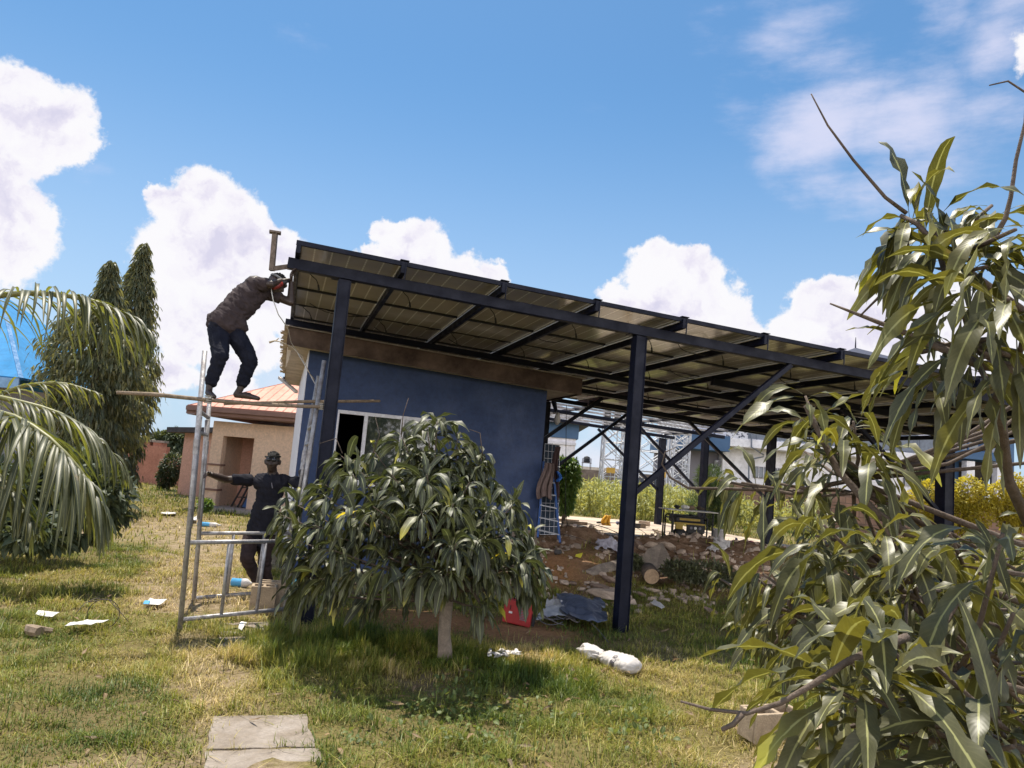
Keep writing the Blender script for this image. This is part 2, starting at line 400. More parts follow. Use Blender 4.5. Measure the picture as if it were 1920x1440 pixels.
def ground_mat():
    m = bpy.data.materials.new('ground'); m.use_nodes = True; t = NT(m.node_tree); b = t.n['Principled BSDF']
    a = t.new('ShaderNodeAttribute', attribute_name='leaf'); s = t.new('ShaderNodeSeparateXYZ'); t.l.new(a.outputs['Vector'], s.inputs[0])
    tc = t.new('ShaderNodeTexCoord').outputs['Object']
    big = t.noise(tc, .7, 5); fine = t.noise(tc, 22, 6, .7); vf = t.noise(tc, 90, 3, .7)
    grass = t.ramp(fine, [(.3, (.10, .08, .03)), (.55, (.20, .165, .06)), (.75, (.30, .24, .11))])
    grass = t.mix(t.mr(big, .4, .65), grass, (.17, .13, .06))
    soil = t.ramp(fine, [(.25, (.15, .105, .065)), (.5, (.30, .225, .15)), (.75, (.46, .37, .27))])
    soil = t.mix(t.mr(t.noise(tc, 3.5, 6, .7), .45, .62), soil, grass)
    red = t.ramp(fine, [(.25, (.22, .10, .045)), (.6, (.38, .185, .085)), (.8, (.46, .25, .13))])
    rub = t.ramp(t.noise(tc, 9, 7, .7), [(.3, (.13, .080, .050)), (.5, (.25, .155, .098)), (.7, (.38, .27, .19))])
    c = t.mix(s.outputs[0], grass, soil); c = t.mix(t.m('MULTIPLY', s.outputs[1], .9), c, red); c = t.mix(s.outputs[2], c, rub)
    c = t.mix(.45, c, t.ramp(vf, [(.3, (.55,)*3), (.7, (1.25,)*3)]), 'MULTIPLY')
    t.l.new(c, b.inputs['Base Color']); b.inputs['Roughness'].default_value = .95; b.inputs['Specular IOR Level'].default_value = .15
    bn = t.new('ShaderNodeBump'); bn.inputs['Strength'].default_value = .9; bn.inputs['Distance'].default_value = .03
    t.l.new(t.m('ADD', fine, t.m('MULTIPLY', vf, .4)), bn.inputs['Height']); t.l.new(bn.outputs[0], b.inputs['Normal'])
    return m
g = mesh_np('ground', V, F, ground_mat(), attr=attr); g['kind'] = 'structure'

# ------------------------------------------------------------------ grass
GP = np.array([1., .85, .5, .05])
def blades(n_try, xr, yr, dens_fn, hh, ww, lean=.7, seg=3, add=0.):
    x = rng.uniform(*xr, n_try); y = rng.uniform(*yr, n_try)
    k = rng.random(n_try) < dens_fn(x, y); x = x[k]; y = y[k]; n = len(x); z = zg(x, y)-.005
    cl = vnoise(x, y, .16, 21)                                  # tufts
    h = rng.uniform(*hh, n)*(.30+1.4*cl)*(.7+.6*vnoise(x, y, .9, 22))
    lu = np.exp(-((x+1.15)/.95)**2-((y-7.35)/.6)**2)+.7*np.exp(-((x-.15)/.8)**2-((y-6.7)/.4)**2); h = h*(1+.7*lu*(vnoise(x, y, .3, 25)))
    w = rng.uniform(*ww, n); th = rng.uniform(0, 6.283, n); ln = rng.normal(0, lean, n)
    dx = np.cos(th); dy = np.sin(th); fx = -dy; fy = dx
    V = np.zeros((n, seg*2+1, 3)); A = np.zeros((n, seg*2+1, 3))
    r = rng.random(n); ba, rd, _ = masks(x, y); tone = np.clip(.60*vnoise(x, y, .9, 30)-.13+.34*vnoise(x, y, .20, 31)+.45*ba+rng.normal(.02+add, .13, n)-.33*lu, 0, 1)
    for i in range(seg+1):
        s = i/seg; ox = ln*h*s*s*.9; zz = z+h*s*(1-.25*np.abs(ln)*s)
        cw = w*(1-s**1.6)/2
        if i < seg:
            V[:, 2*i] = np.stack([x+dx*ox-fx*cw, y+dy*ox-fy*cw, zz], 1); V[:, 2*i+1] = np.stack([x+dx*ox+fx*cw, y+dy*ox+fy*cw, zz], 1)
            A[:, 2*i, 2] = s; A[:, 2*i+1, 2] = s
        else: V[:, 2*i] = np.stack([x+dx*ox, y+dy*ox, zz], 1); A[:, 2*i, 2] = 1
    A[:, :, 0] = tone[:, None]; A[:, :, 1] = r[:, None]
    idx = np.arange(n*(seg*2+1)).reshape(n, -1); T = []
    for i in range(seg-1): T += [idx[:, [2*i, 2*i+1, 2*i+3]], idx[:, [2*i, 2*i+3, 2*i+2]]]
    T.append(idx[:, [2*seg-2, 2*seg-1, 2*seg]])
    return V.reshape(-1, 3), np.concatenate(T), A.reshape(-1, 3)
def grass_mat():
    m = bpy.data.materials.new('grass_blades'); m.use_nodes = True; t = NT(m.node_tree); b = t.n['Principled BSDF']; out = t.n['Material Output']
    a = t.new('ShaderNodeAttribute', attribute_name='leaf'); s = t.new('ShaderNodeSeparateXYZ'); t.l.new(a.outputs['Vector'], s.inputs[0])
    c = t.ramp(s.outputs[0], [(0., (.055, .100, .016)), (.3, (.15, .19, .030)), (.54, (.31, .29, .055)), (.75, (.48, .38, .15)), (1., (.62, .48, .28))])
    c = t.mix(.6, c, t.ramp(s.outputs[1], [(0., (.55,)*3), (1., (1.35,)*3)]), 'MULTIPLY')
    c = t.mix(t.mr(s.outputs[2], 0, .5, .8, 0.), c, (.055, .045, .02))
    t.l.new(c, b.inputs['Base Color']); b.inputs['Roughness'].default_value = .5; b.inputs['Specular IOR Level'].default_value = .35
    tr = t.new('ShaderNodeBsdfTranslucent'); t.put(tr.inputs[0], t.mix(1., c, (1.5, 1.5, .9), 'MULTIPLY'))
    mx = t.new('ShaderNodeMixShader'); mx.inputs[0].default_value = .3
    t.l.new(b.outputs[0], mx.inputs[1]); t.l.new(tr.outputs[0], mx.inputs[2]); t.l.new(mx.outputs[0], out.inputs['Surface'])
    return m
GM = grass_mat()
SLPX = [[(416,1170),(514,1168),(523,1189),(413,1193)], [(411,1197),(462,1195),(466,1211),(409,1214)], [(396,1346),(572,1343),(593,1402),(386,1409)], [(385,1412),(596,1405),(616,1475),(372,1480)]]
SLABP = [[G(x, y, float(zg(*G(x, y, 0)[:2]))) for x, y in q] for q in SLPX]
def gdens(scale, f0):
    def fn(x, y):
        ba, rd, rub = masks(x, y); u = (x-CA[0])*CH[0]+(y-CA[1])*CH[1]; v = (x-CA[0])*CB[0]+(y-CA[1])*CB[1]
        d = (1-.68*ba)*(1-.93*np.clip(rd, 0, 1))*(1-.90*rub)
        slab = (v > 5.7)*(v < 15)*(u > 2.5)*(u < 12.4)
        shed = (v > 3.9)*(v < 10.4)*(u > .1)*(u < 4.6)
        d = d*(1-slab)*(1-shed)*(.35+.65*ss(vnoise(x, y, .3, 33), .2, .6))
        for q in SLABP:
            ins = np.ones(len(x), bool); wob = .11*(vnoise(x, y, .12, 90)-.25)
            for i in range(4):
                a_, b_ = q[i], q[(i+1) % 4]; ex, ey = b_[0]-a_[0], b_[1]-a_[1]; L_ = math.hypot(ex, ey)
                ins &= ((x-a_[0])*ey-(y-a_[1])*ex)/L_ > wob
            d = d*(1-.96*ins)
        fov = np.abs(x) < .86*y+1.2
        return d*f0*fov
    return fn
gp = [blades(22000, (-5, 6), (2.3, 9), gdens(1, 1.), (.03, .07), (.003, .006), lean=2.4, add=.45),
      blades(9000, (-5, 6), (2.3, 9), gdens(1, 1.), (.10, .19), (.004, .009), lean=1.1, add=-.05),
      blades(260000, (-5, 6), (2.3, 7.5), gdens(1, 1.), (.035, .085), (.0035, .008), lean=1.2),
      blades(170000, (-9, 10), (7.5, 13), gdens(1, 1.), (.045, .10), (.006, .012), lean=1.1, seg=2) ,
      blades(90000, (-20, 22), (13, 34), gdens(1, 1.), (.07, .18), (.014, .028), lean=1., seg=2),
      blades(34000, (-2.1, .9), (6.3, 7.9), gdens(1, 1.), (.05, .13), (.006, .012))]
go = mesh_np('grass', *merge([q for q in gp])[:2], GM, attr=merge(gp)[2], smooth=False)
tag(go, 'short yellow green grass with dry patches over the whole yard', 'grass', kind='stuff')
# ------------------------------------------------------------------ shared materials
M_steel = mat('navy_painted_steel', lin(13, 18, 40), .5, 0, .35, 5, bump=.15, fine=40, spec=.22)
M_galv = mat('galvanised_steel', (.46, .45, .46), .5, .5, .5, 11, bump=.3, fine=45, col2=(.22, .20, .20))
M_black = mat('black_rubber', (.018, .018, .02), .6)
M_frame = mat('shaded_frame_ends_and_gap', (.03, .03, .035), .4, .3)  # short frame sides carry the row joints' shade as colour; mid gap shares it
M_silv = mat('silver_panel_frame', (.62, .62, .62), .4, .3)
M_wood = mat('weathered_wood', (.30, .22, .15), .8, 0, .45, 18, bump=.5, fine=50)
M_conc = mat('grey_brown_concrete', (.33, .27, .22), .9, 0, .5, 5, bump=.8, fine=35)
M_block = mat('sandcrete_block', (.46, .35, .24), .95, 0, .3, 9, bump=.8, bscale=80, fine=70)
def cell_mat():
    m = bpy.data.materials.new('bifacial_solar_glass'); m.use_nodes = True; t = NT(m.node_tree); b = t.n['Principled BSDF']
    tc = t.new('ShaderNodeTexCoord').outputs['UV']; s = t.new('ShaderNodeSeparateXYZ'); t.l.new(tc, s.inputs[0])
    fu = t.m('FRACT', t.m('MULTIPLY', s.outputs[0], 6.)); du = t.m('ABSOLUTE', t.m('SUBTRACT', fu, .5))
    fv = t.m('FRACT', t.m('MULTIPLY', s.outputs[1], 24.)); dv = t.m('ABSOLUTE', t.m('SUBTRACT', fv, .5))
    line = t.mr(du, .450, .466); dots = t.mr(dv, .30, .46, 1., .35); gap = t.mr(dv, .478, .49, 0., .25)
    bus = t.m('MULTIPLY', t.mr(t.m('ABSOLUTE', t.m('SUBTRACT', t.m('FRACT', t.m('MULTIPLY', s.outputs[0], 60.)), .5)), .38, .5), .18)
    oc = t.new('ShaderNodeTexCoord').outputs['Object']
    base = t.ramp(t.noise(oc, 1.3, 4), [(.3, (.33, .305, .265)), (.7, (.46, .43, .38))])
    base = t.mix(bus, base, (.30, .26, .18)); base = t.mix(gap, base, (.45, .43, .38))
    base = t.mix(t.m('MULTIPLY', line, dots), base, (.80, .78, .70))
    t.l.new(base, b.inputs['Base Color']); b.inputs['Roughness'].default_value = .12; b.inputs['Specular IOR Level'].default_value = .6
    tr = t.new('ShaderNodeBsdfTranslucent'); tr.inputs[0].default_value = (.50, .44, .36, 1); mx = t.new('ShaderNodeMixShader'); mx.inputs[0].default_value = .11
    t.l.new(b.outputs[0], mx.inputs[1]); t.l.new(tr.outputs[0], mx.inputs[2]); t.l.new(mx.outputs[0], t.n['Material Output'].inputs['Surface'])
    return m
M_cell = cell_mat()
# ------------------------------------------------------------------ solar canopy
SP, NCOL, NROW, PL = 1.15, 12, 4, 2.28
can = thing('solar_canopy', Wg(.55, .26, 0), 'dark steel canopy roofed with rows of solar panels on navy posts beside the blue shed', 'solar canopy')
AXC = (CD, CB, CN)
VB = [.26, 4.15, 6.4, 8.6, 11.0, 13.45]                        # cross beams
for i, v in enumerate(VB):
    u1 = NCOL*SP+.05 if v < 9 else 11.9+.25*(v < 12)
    MB().box(W((u1-.06)/2, v, -.195 if i == 0 else -.18), (u1+.06, .10, .12 if i == 0 else .09), AXC).build('beam', M_steel, can, bevel=.004)
for i in range(NCOL+1):                                       # purlins under the panel joints
    u = i*SP; v1 = 9.28
    b = MB(); b.box(W(u if i else .03, v1/2-.0, -.085), (.05, v1+.03, .09), AXC)
    b.build('purlin', M_steel, can, bevel=.003)
    if 0 < i < NCOL:
        h = MB(); h.box(W(u, -.045, -.07), (.06, .010, .12), AXC); h.box(W(u, -.02, .012), (.10, .06, .008), AXC)
        h.tube(W(u+.02, -.055, -.02), W(u+.02, -.055, -.20), .008, n=6); h.build('end_clamp', M_steel, can)
for k, v in enumerate((9.9, 10.6, 11.6, 12.3, 13.0)):       # bare rails where the panels are not laid yet
    MB().box(W(8.2, v, -.11), (7.3, .04, .05), AXC).build('bare_rail', M_galv, can)
for u in (5.2, 7.4, 9.6, 11.6):
    MB().box(W(u, 11.45, -.09), (.06, 4.1, .07), AXC).build('purlin', M_steel, can)
MB().box(W(6.9, .0, -.02), (13.8, .035, .05), AXC).build('edge_rail', M_steel, can)
def panel_mesh():
    fr = MB(); w, l, t_ = 1.134, PL, .035
    fr.cur = 1
    for x in (-w/2+.006, w/2-.006): fr.box((x, 0, 0), (.012, l, t_))
    fr.cur = 0
    for y in (-l/2+.006, l/2-.006): fr.box((0, y, 0), (w-.026, .012, t_))
    fr.box((0, 0, -.006), (w-.026, .03, .012))                # dark gap between the two half strings
    gl = bpy.data.meshes.new('cell_sheet'); x, y = w/2-.013, l/2-.013
    gl.from_pydata([(-x,-y,.008),(x,-y,.008),(x,y,.008),(-x,y,.008),(-x,-y,.013),(x,-y,.013),(x,y,.013),(-x,y,.013)], [], [(0,3,2,1),(4,5,6,7),(0,1,5,4),(1,2,6,5),(2,3,7,6),(3,0,4,7)])
    uvl = gl.uv_layers.new(name='UVMap')
    for p in gl.polygons:
        for li in p.loop_indices:
            c = gl.vertices[gl.loops[li].vertex_index].co; uvl.data[li].uv = ((c.x+w/2)/w, (c.y+l/2)/l)
    gl.materials.append(M_cell)
    jb = MB()
    for x in (-.42, 0, .42): jb.box((x, .035, -.005), (.10, .035, .022))
    jb.path([(-.42, .035, -.002), (0, .035, -.002), (.42, .035, -.002)], .006, 4)
    jb.path([(-.42, .05, -.01), (-.36, .16, -.035), (-.30, .22, -.06), (-.27, .24, -.11)], .006, 5)
    jb.path([(.42, .05, -.01), (.34, -.10, -.04), (.30, -.16, -.07)], .006, 5)
    jb.lathe((-.27, .24, -.11), [(0, .006), (.01, .012), (.06, .014), (.07, .006)], 7, (.3, .2, -1))
    return fr, gl, jb
fr, gl, jb = panel_mesh()
RM = Matrix((tuple(CD), tuple(CB), tuple(CN))).transposed().to_4x4()
proto = None
for r in range(NROW):
    for c in range(NCOL):
        loc = Matrix.Translation(Vector(tuple(W((c+.5)*SP, .02+(r+.5)*2.31, -.0)))-ROOT[can]) @ RM
        if proto is None:
            f0 = bpy.data.objects.new('solar_panel', bpy.data.meshes.new('panel_frame')); f0.data.from_pydata(fr.v, [], fr.f); f0.data.materials.append(M_frame); f0.data.materials.append(M_silv); f0.data.polygons.foreach_set('material_index', fr.mi)
            g0 = bpy.data.objects.new('cell_sheet', gl)
            j0 = bpy.data.objects.new('junction_box', bpy.data.meshes.new('junction_box')); j0.data.from_pydata(jb.v, [], jb.f); j0.data.materials.append(M_black)
            COL.objects.link(f0); COL.objects.link(g0); COL.objects.link(j0); proto = (f0, g0, j0); f, q, j = proto
        else:
            f, q, j = (o.copy() for o in proto)
            for o in (f, q, j): COL.objects.link(o)
        f.parent = can; f.matrix_local = loc; q.parent = f; j.parent = f
# posts and braces
posts = [(.55, .26, .125), (4.15, .26, .130), (11.5, 2.75, .2), (11.6, 8.0, .15), (11.55, 11., .15), (11.5, 13.45, .16), (5.9, 8.6, .13)]
VX = {2.75: 3.3, 8.0: 8.6}
for u, v, w in posts:
    z0 = float(zg(*Wg(u, v, 0)[:2]))-.35
    p = MB(); top = W(u, v, -.262)[2]; a = Wg(u, v, z0); b = Wg(u, v, top)
    p.hexa([a+CH*i*w/2+CB*j*w/2 for i, j in ((-1,-1),(1,-1),(1,1),(-1,1))]+[b+CH*i*w/2+CB*j*w/2+np.array([0,0,-.04189*i*w/2]) for i, j in ((-1,-1),(1,-1),(1,1),(-1,1))])
    for i in (-1, 1):                                          # welded flanges down both edges
        p.box((a+b)/2+CH*i*(w/2+.001)-CB*0, (.012, w+.03, b[2]-a[2]-.03), (CH, CB, np.array([0, 0, 1.])))
    p.build('post', M_steel, can, bevel=.006)
    MB().box(W(u, v, -.256-.0), (w+.14, w+.05, .012), AXC).build('cap_plate', M_steel, can)
def brace(a, b, w=.075): MB().bar(a, b, w, w*.9).build('brace', M_steel, can, bevel=.004)
brace(Wg(4.22, .26, 1.62), W(6.35, .26, -.26), .07)
brace(Wg(4.22, 6.4, 1.75), W(6.35, 6.4, -.26)); brace(Wg(5.97, 8.6, 1.75), W(7.95, 8.6, -.26))
brace(Wg(11.45, 2.75, 1.65), W(9.25, 2.75, -.26), .07)
brace(Wg(11.5, 8., 1.65), W(9.3, 8., -.26)); brace(Wg(11.5, 11., 1.6), W(9.5, 11., -.26)); brace(Wg(11.45, 13.45, 1.6), W(9.3, 13.45, -.26))
MB().box(W(9.3, 2.75, -.2), (5.2, .09, .11), AXC).build('beam', M_steel, can)
MB().box(W(9.3, 8.0, -.2), (5.2, .09, .11), AXC).build('beam', M_steel, can)
# bracket welded to the near beam end: a stub and an upright with a small cap
e0 = W(-.02, .26, -.22); e1 = P(509, 505, 9.0*.93); e1 = P(510, 504, e0[1]-.15); e2 = P(516, 436, e0[1]-.15)
k = MB(); k.bar(e0, e1, .045, .05); k.bar(e1+np.array([0, 0, -.02]), e2, .05, .05, up=(0, 1, 0)); k.bar(e2-CH*.06, e2+CH*.06, .09, .02)
k.build('bracket', mat('rusty_bracket_steel', (.20, .15, .12), .7, .3, .5, 20), can)
# wires slung under the panels
for (u, v, du) in [(.25, 3.0, .9), (1.3, 4.0, .8), (2.5, 3.9, 1.), (3.4, 2.2, .5), (5.2, 1.2, .6), (6.1, 3.1, .8), (7.5, 2.1, .6), (8.6, 4.2, .9), (4.3, 5.3, 1.), (9.5, 1.5, .7)]:
    MB().path([W(u+du*t_, v+.06*math.sin(9*t_), -.05-.10*math.sin(3.14*t_)) for t_ in np.linspace(0, 1, 9)], .006, 5).build('panel_wire', M_black, can)

# ------------------------------------------------------------------ blue shed
M_blue = mat('dark_blue_wall_paint', lin(38, 60, 102), .6, 0, .22, 1.6, bump=.12, bscale=30, fine=14)
M_white = mat('white_paint', (.66, .66, .72), .6, 0, .12, 4, fine=20)
M_fascia = mat('stained_brown_fascia', (.125, .085, .065), .8, 0, .55, 2.2, bump=.3, fine=9, col2=(.04, .026, .022), spec=.25)
M_soff = mat('dirty_cream_soffit', (.55, .46, .38), .8, 0, .35, 3, fine=18)
M_rust = mat('rusted_roof_sheet', (.60, .55, .50), .6, .2, .5, 3, bump=.2, fine=20, col2=(.38, .29, .24))
VF, VBK = 4.05, 10.3
pl_ = hitv(577, 690, VF); uL = uv_of(pl_)[0]; pr_ = hitv(1027, 728, VF); uR = uv_of(pr_)[0]
shed = thing('blue_shed', Wg((uL+uR)/2, (VF+VBK)/2, 0), 'small dark blue rendered shed with brown fascia tucked under the solar canopy', 'shed')
def sh(u, v, z): return Wg(u, v, z)
zl, zr = hitv(590, 655, VF)[2], pr_[2]+.03                    # wall tops
wl = MB(); T = .2
wx0, wx1, wz0, wz1 = None, None, None, None
w0 = hitv(634, 768, VF); w1 = hitv(800, 778, VF); wx0 = uv_of(w0)[0]; wx1 = wx0+1.6; wz1 = w0[2]; wz0 = wz1-1.15
def ztop(u): return zl+(zr-zl)*(u-uL)/(uR-uL)
def wallpiece(mb, ua, ub, za, zb_a, zb_b, v0=VF, v1=VF+T):
    mb.hexa([sh(ua, v0, za), sh(ub, v0, za), sh(ub, v1, za), sh(ua, v1, za), sh(ua, v0, zb_a), sh(ub, v0, zb_b), sh(ub, v1, zb_b), sh(ua, v1, zb_a)])
wallpiece(wl, uL, wx0, -.3, ztop(uL), ztop(wx0)); wallpiece(wl, wx1, uR, -.3, ztop(wx1), ztop(uR))
wallpiece(wl, wx0, wx1, -.3, wz0, wz0); wallpiece(wl, wx0, wx1, wz1, ztop(wx0), ztop(wx1))
wallpiece(wl, uR-T, uR, -.3, ztop(uR), ztop(uR), VF+T, VBK-T); wallpiece(wl, uL, uR, -.3, ztop(uL), ztop(uR), VBK-T, VBK)
wl.build('wall', M_blue, shed)
sw = MB(); wallpiece(sw, uL, uL+T, -.3, ztop(uL), ztop(uL), VF+T, VBK-T); wallpiece(sw, uL-.012, uL+.0, -.3, ztop(uL)-.004, ztop(uL)-.004, VF-.0, VBK); sw.build('side_wall', M_white, shed)
pln = MB(); wallpiece(pln, uR-.45, uR+.02, -.3, .86, .80, VF-.025, VF-.002); pln.build('bare_plinth', M_conc, shed)
fl = MB(); wallpiece(fl, uL+T, uR-T, -.2, .1, .1, VF+T, VBK-T); fl.build('floor', M_conc, shed)
# window
M_glass = bpy.data.materials.new('dark_reflective_glass'); M_glass.use_nodes = True
_b = M_glass.node_tree.nodes['Principled BSDF']; _b.inputs['Base Color'].default_value = (.02, .03, .03, 1); _b.inputs['Roughness'].default_value = .03; _b.inputs['Specular IOR Level'].default_value = 1.
_b.inputs['IOR'].default_value = 1.7
win = MB(); fw = .055
for (ua, ub, za, zb) in [(wx0, wx1, wz1-fw, wz1), (wx0, wx1, wz0, wz0+fw), (wx0, wx0+.03, wz0+fw, wz1-fw), (wx1-fw, wx1, wz0+fw, wz1-fw), (wx0+.42, wx0+.42+fw, wz0+fw, wz1-fw), (wx0+1.0, wx0+1.0+fw, wz0+fw, wz1-fw)]:
    wallpiece(win, ua, ub, za, zb, zb, VF-.03, VF+.05)
wo = win.build('window', M_white, shed, bevel=.004)
gp_ = MB(); wallpiece(gp_, wx0+.42+fw, wx1-fw, wz0+fw, wz1-fw, wz1-fw, VF+.0, VF+.006); gp_.build('glass_pane', M_glass, wo)
# roof: sloping slab + fascia + soffit
fL = hitv(541, 613, VF-.35); fLb = hitv(545, 650, VF-.35); fR = hitv(1092, 711, VF-.35)
ufL, ufR = uv_of(fL)[0], uv_of(fR)[0]
def zf(u): return fL[2]+(fR[2]-fL[2])*(u-ufL)/(ufR-ufL)
fh = .27; rf = MB()
VE = 10.6
def slab(mb, ua, ub, v0, v1, dt, db):
    mb.hexa([sh(ua, v0, zf(ua)-db), sh(ub, v0, zf(ub)-db), sh(ub, v1, zf(ub)-db), sh(ua, v1, zf(ua)-db), sh(ua, v0, zf(ua)-dt), sh(ub, v0, zf(ub)-dt), sh(ub, v1, zf(ub)-dt), sh(ua, v1, zf(ua)-dt)])
# corrugated sheet with a ragged left edge
n = 44; rv = MB(); vs = np.linspace(VF-.42, VE, n*3)
for i in range(len(vs)-1):
    za = .010*math.sin(i*1.9)+.012; zb = .010*math.sin((i+1)*1.9)+.012; jag = .07*rng.random()*(i > 8)
    rv.quad(sh(ufL-.06-jag, vs[i], zf(ufL)+za), sh(ufR+.06, vs[i], zf(ufR)+za), sh(ufR+.06, vs[i+1], zf(ufR)+zb), sh(ufL-.06-jag, vs[i+1], zf(ufL)+zb))
ro = rv.build('roof', M_rust, shed, solid=.006)
fa = MB(); slab(fa, ufL, ufR, VF-.37, VF-.345, .0, fh); slab(fa, ufR-.025, ufR, VF-.343, VE, .002, fh); fa.build('fascia', M_fascia, ro)
fa2 = MB(); slab(fa2, ufL, ufL+.022, VF-.343, VE, .0, .20); fa2.build('eave_board', mat('bleached_eave_board', (.50, .38, .30), .85, 0, .5, 3, fine=20), ro)
so = MB(); slab(so, ufL+.024, ufR-.027, VF-.343, VE, .23, .245); so.build('soffit', M_soff, ro)
# torn eave strip hanging at the left corner
tn = MB(); q = [P(545, 615, 11.9), P(551, 640, 11.9), P(543, 672, 12.3), P(536, 690, 12.8), P(539, 655, 12.2)]
tn.quad(*q); tn.build('torn_sheet', M_soff, ro, solid=.008)
gt = MB(); gt.bar(P(524, 708, 17.5), P(556, 735, 16.2), .06, .06); gt.build('gutter_stub', M_rust, ro)

# ------------------------------------------------------------------ beige house
M_beige = mat('beige_render', lin(238, 206, 180), .85, 0, .10, 1.5, bump=.1, fine=16)
M_pink = mat('pinkish_render', lin(220, 172, 152), .85, 0, .12, 1.2, fine=16)
M_terra = mat('terracotta_metal_roof', lin(205, 140, 118), .6, .0, .12, 1.2, fine=9)
M_eave = mat('brown_eave', lin(142, 108, 95), .6, 0, .2, 3)
M_dark = mat('dark_interior', (.03, .022, .02), .8)
def gz0(p): return float(zg(p[0], p[1]))
D0, D1 = 22.6, 22.0
a = P(392, 860, D0); b = P(700, 860, D1)
hx = (b-a); hx[2] = 0; Lh = np.linalg.norm(hx); hx /= Lh; hy = np.array([-hx[1], hx[0], 0]); hz_ = np.array([0, 0, 1.])
ztb = P(392, 788, D0)[2]; zsill = -.1
house = thing('beige_house', (a[0], a[1], 0), 'beige rendered house with terracotta metal roof and an open porch behind the scaffold', 'house')
def H(s, d, z): return a*[1, 1, 0]+hx*s+hy*d+hz_*z
def hb(mb, s0, s1, d0, d1, z0, z1): return mb.hexa([H(s0,d0,z0),H(s1,d0,z0),H(s1,d1,z0),H(s0,d1,z0),H(s0,d0,z1),H(s1,d0,z1),H(s1,d1,z1),H(s0,d1,z1)])
px2m = lambda px: (px-392)/(700-392)*Lh
s1_, s2_ = px2m(414), px2m(474); zdo = P(440, 819, D0)[2]
w = MB(); hb(w, 0, s1_, 0, .25, -.3, ztb); hb(w, s2_, Lh+2, 0, .25, -.3, ztb); hb(w, s1_, s2_, 0, .25, zdo, ztb)
hb(w, 0, .25, .25, 7, -.3, ztb); hb(w, .25, Lh+2, 6.8, 7, -.3, ztb); hb(w, Lh+1.8, Lh+2, .25, 6.8, -.3, ztb)
w.build('wall', M_beige, house)
w = MB(); hb(w, .25, s2_+1.4, 1.5, 1.7, -.3, ztb-.05); hb(w, s2_+.9, s2_+1.1, .25, 1.5, -.3, ztb-.05); w.build('porch_wall', M_pink, house)
w = MB(); hb(w, .25, s2_+1.4, -.6, 1.5, -.2, .08); w.build('porch_floor', mat('pale_porch_concrete', (.55, .46, .40), .85), house)
w = MB(); hb(w, -.03, s1_+.03, -.03, .28, .52, .58); hb(w, -.03, s1_+.03, -.03, .28, 1.25, 1.3); w.build('pier_band', M_eave, house)
w = MB(); hb(w, s2_+.25, s2_+.85, 1.44, 1.49, .08, 2.0); w.build('door', mat('brown_door', (.10, .06, .045), .5), house)
zr_ = P(395, 766, D0)[2]
r = MB(); e0_, e1_ = -.55, Lh+2.5; ap = P(560, 690, D0+3.5); zap = ap[2]+.25
r.cur = 0
ridgeA = H(3.4, 3.4, zap); ridgeB = H(Lh-1, 3.4, zap)
c4 = [H(e0_, -.55, zr_), H(e1_, -.55, zr_), H(e1_, 7.5, zr_), H(e0_, 7.5, zr_)]
r.quad(c4[0], c4[1], ridgeB, ridgeA); r.quad(c4[2], c4[3], ridgeA, ridgeB); r.quad(c4[3], c4[0], ridgeA); r.quad(c4[1], c4[2], ridgeB)
roof = r.build('roof', M_terra, house, solid=-.03)
sm = MB()
for i in range(60):                                            # standing seams running up the slope
    s = e0_+.25+i*.26
    if s > e1_-.2: break
    fr_ = min(1, (s-e0_)/(3.4-e0_), (e1_-s)/(e1_-Lh+1))
    p0 = H(s, -.55, zr_+.02); p1 = H(s, -.55+3.95*fr_, zr_+(zap-zr_)*fr_+.02); sm.bar(p0, p1, .035, .04)
sm.bar(c4[0]+hz_*.025, c4[1]+hz_*.025, .03, .03); sm.bar(c4[0], ridgeA, .09, .06); sm.bar(ridgeA, ridgeB, .1, .06)
sm.build('roof_seam', mat('roof_seam_metal', lin(176, 112, 92), .6, .0), roof)
w = MB(); hb(w, e0_-.02, e1_, -.58, -.552, zr_-.22, zr_+.02); hb(w, e0_, e1_, -.66, -.585, zr_-.12, zr_+.0); hb(w, e0_-.03, e0_-.002, -.55, 7.5, zr_-.2, zr_); w.build('eave', M_eave, roof)
w = MB(); hb(w, e0_, e1_, -.55, 0, zr_-.24, zr_-.222); w.build('soffit', M_eave, roof)
# things leaning in the porch
M_junk = mat('dark_junk', (.05, .045, .045), .7)
j = MB()
for (s, tl) in ((s2_-.30, .22), (s2_-.10, .15), (s2_+.1, .1)):
    j.bar(H(s, .35, .08), H(s+tl, 1.2, 1.7), .05, .05); j.bar(H(s-.35, .4, .08), H(s+tl-.3, 1.2, 1.5), .04, .04)
    for q_ in np.linspace(.2, .8, 4): j.bar(H(s+tl*q_, .35+.85*q_, .08+1.6*q_), H(s-.35+(tl+.05)*q_, .4+.8*q_, .08+1.4*q_), .03, .03)
j.build('metal_rack', M_junk, None, origin=H(s2_-.3, .5, 0)); tag(bpy.data.objects['metal_rack'], 'dark metal racks leaning in the open porch of the beige house', 'rack')
j = MB(); j.bar(H(s2_-.15, .3, .1), H(s2_+.1, .9, 1.3), .25, .06); j.build('blue_sheet', mat('blue_plastic', (.05, .14, .35), .5), None, origin=H(s2_, .5, 0)); tag(bpy.data.objects['blue_sheet'], 'narrow blue sheet propped among the racks in the porch', 'sheet')

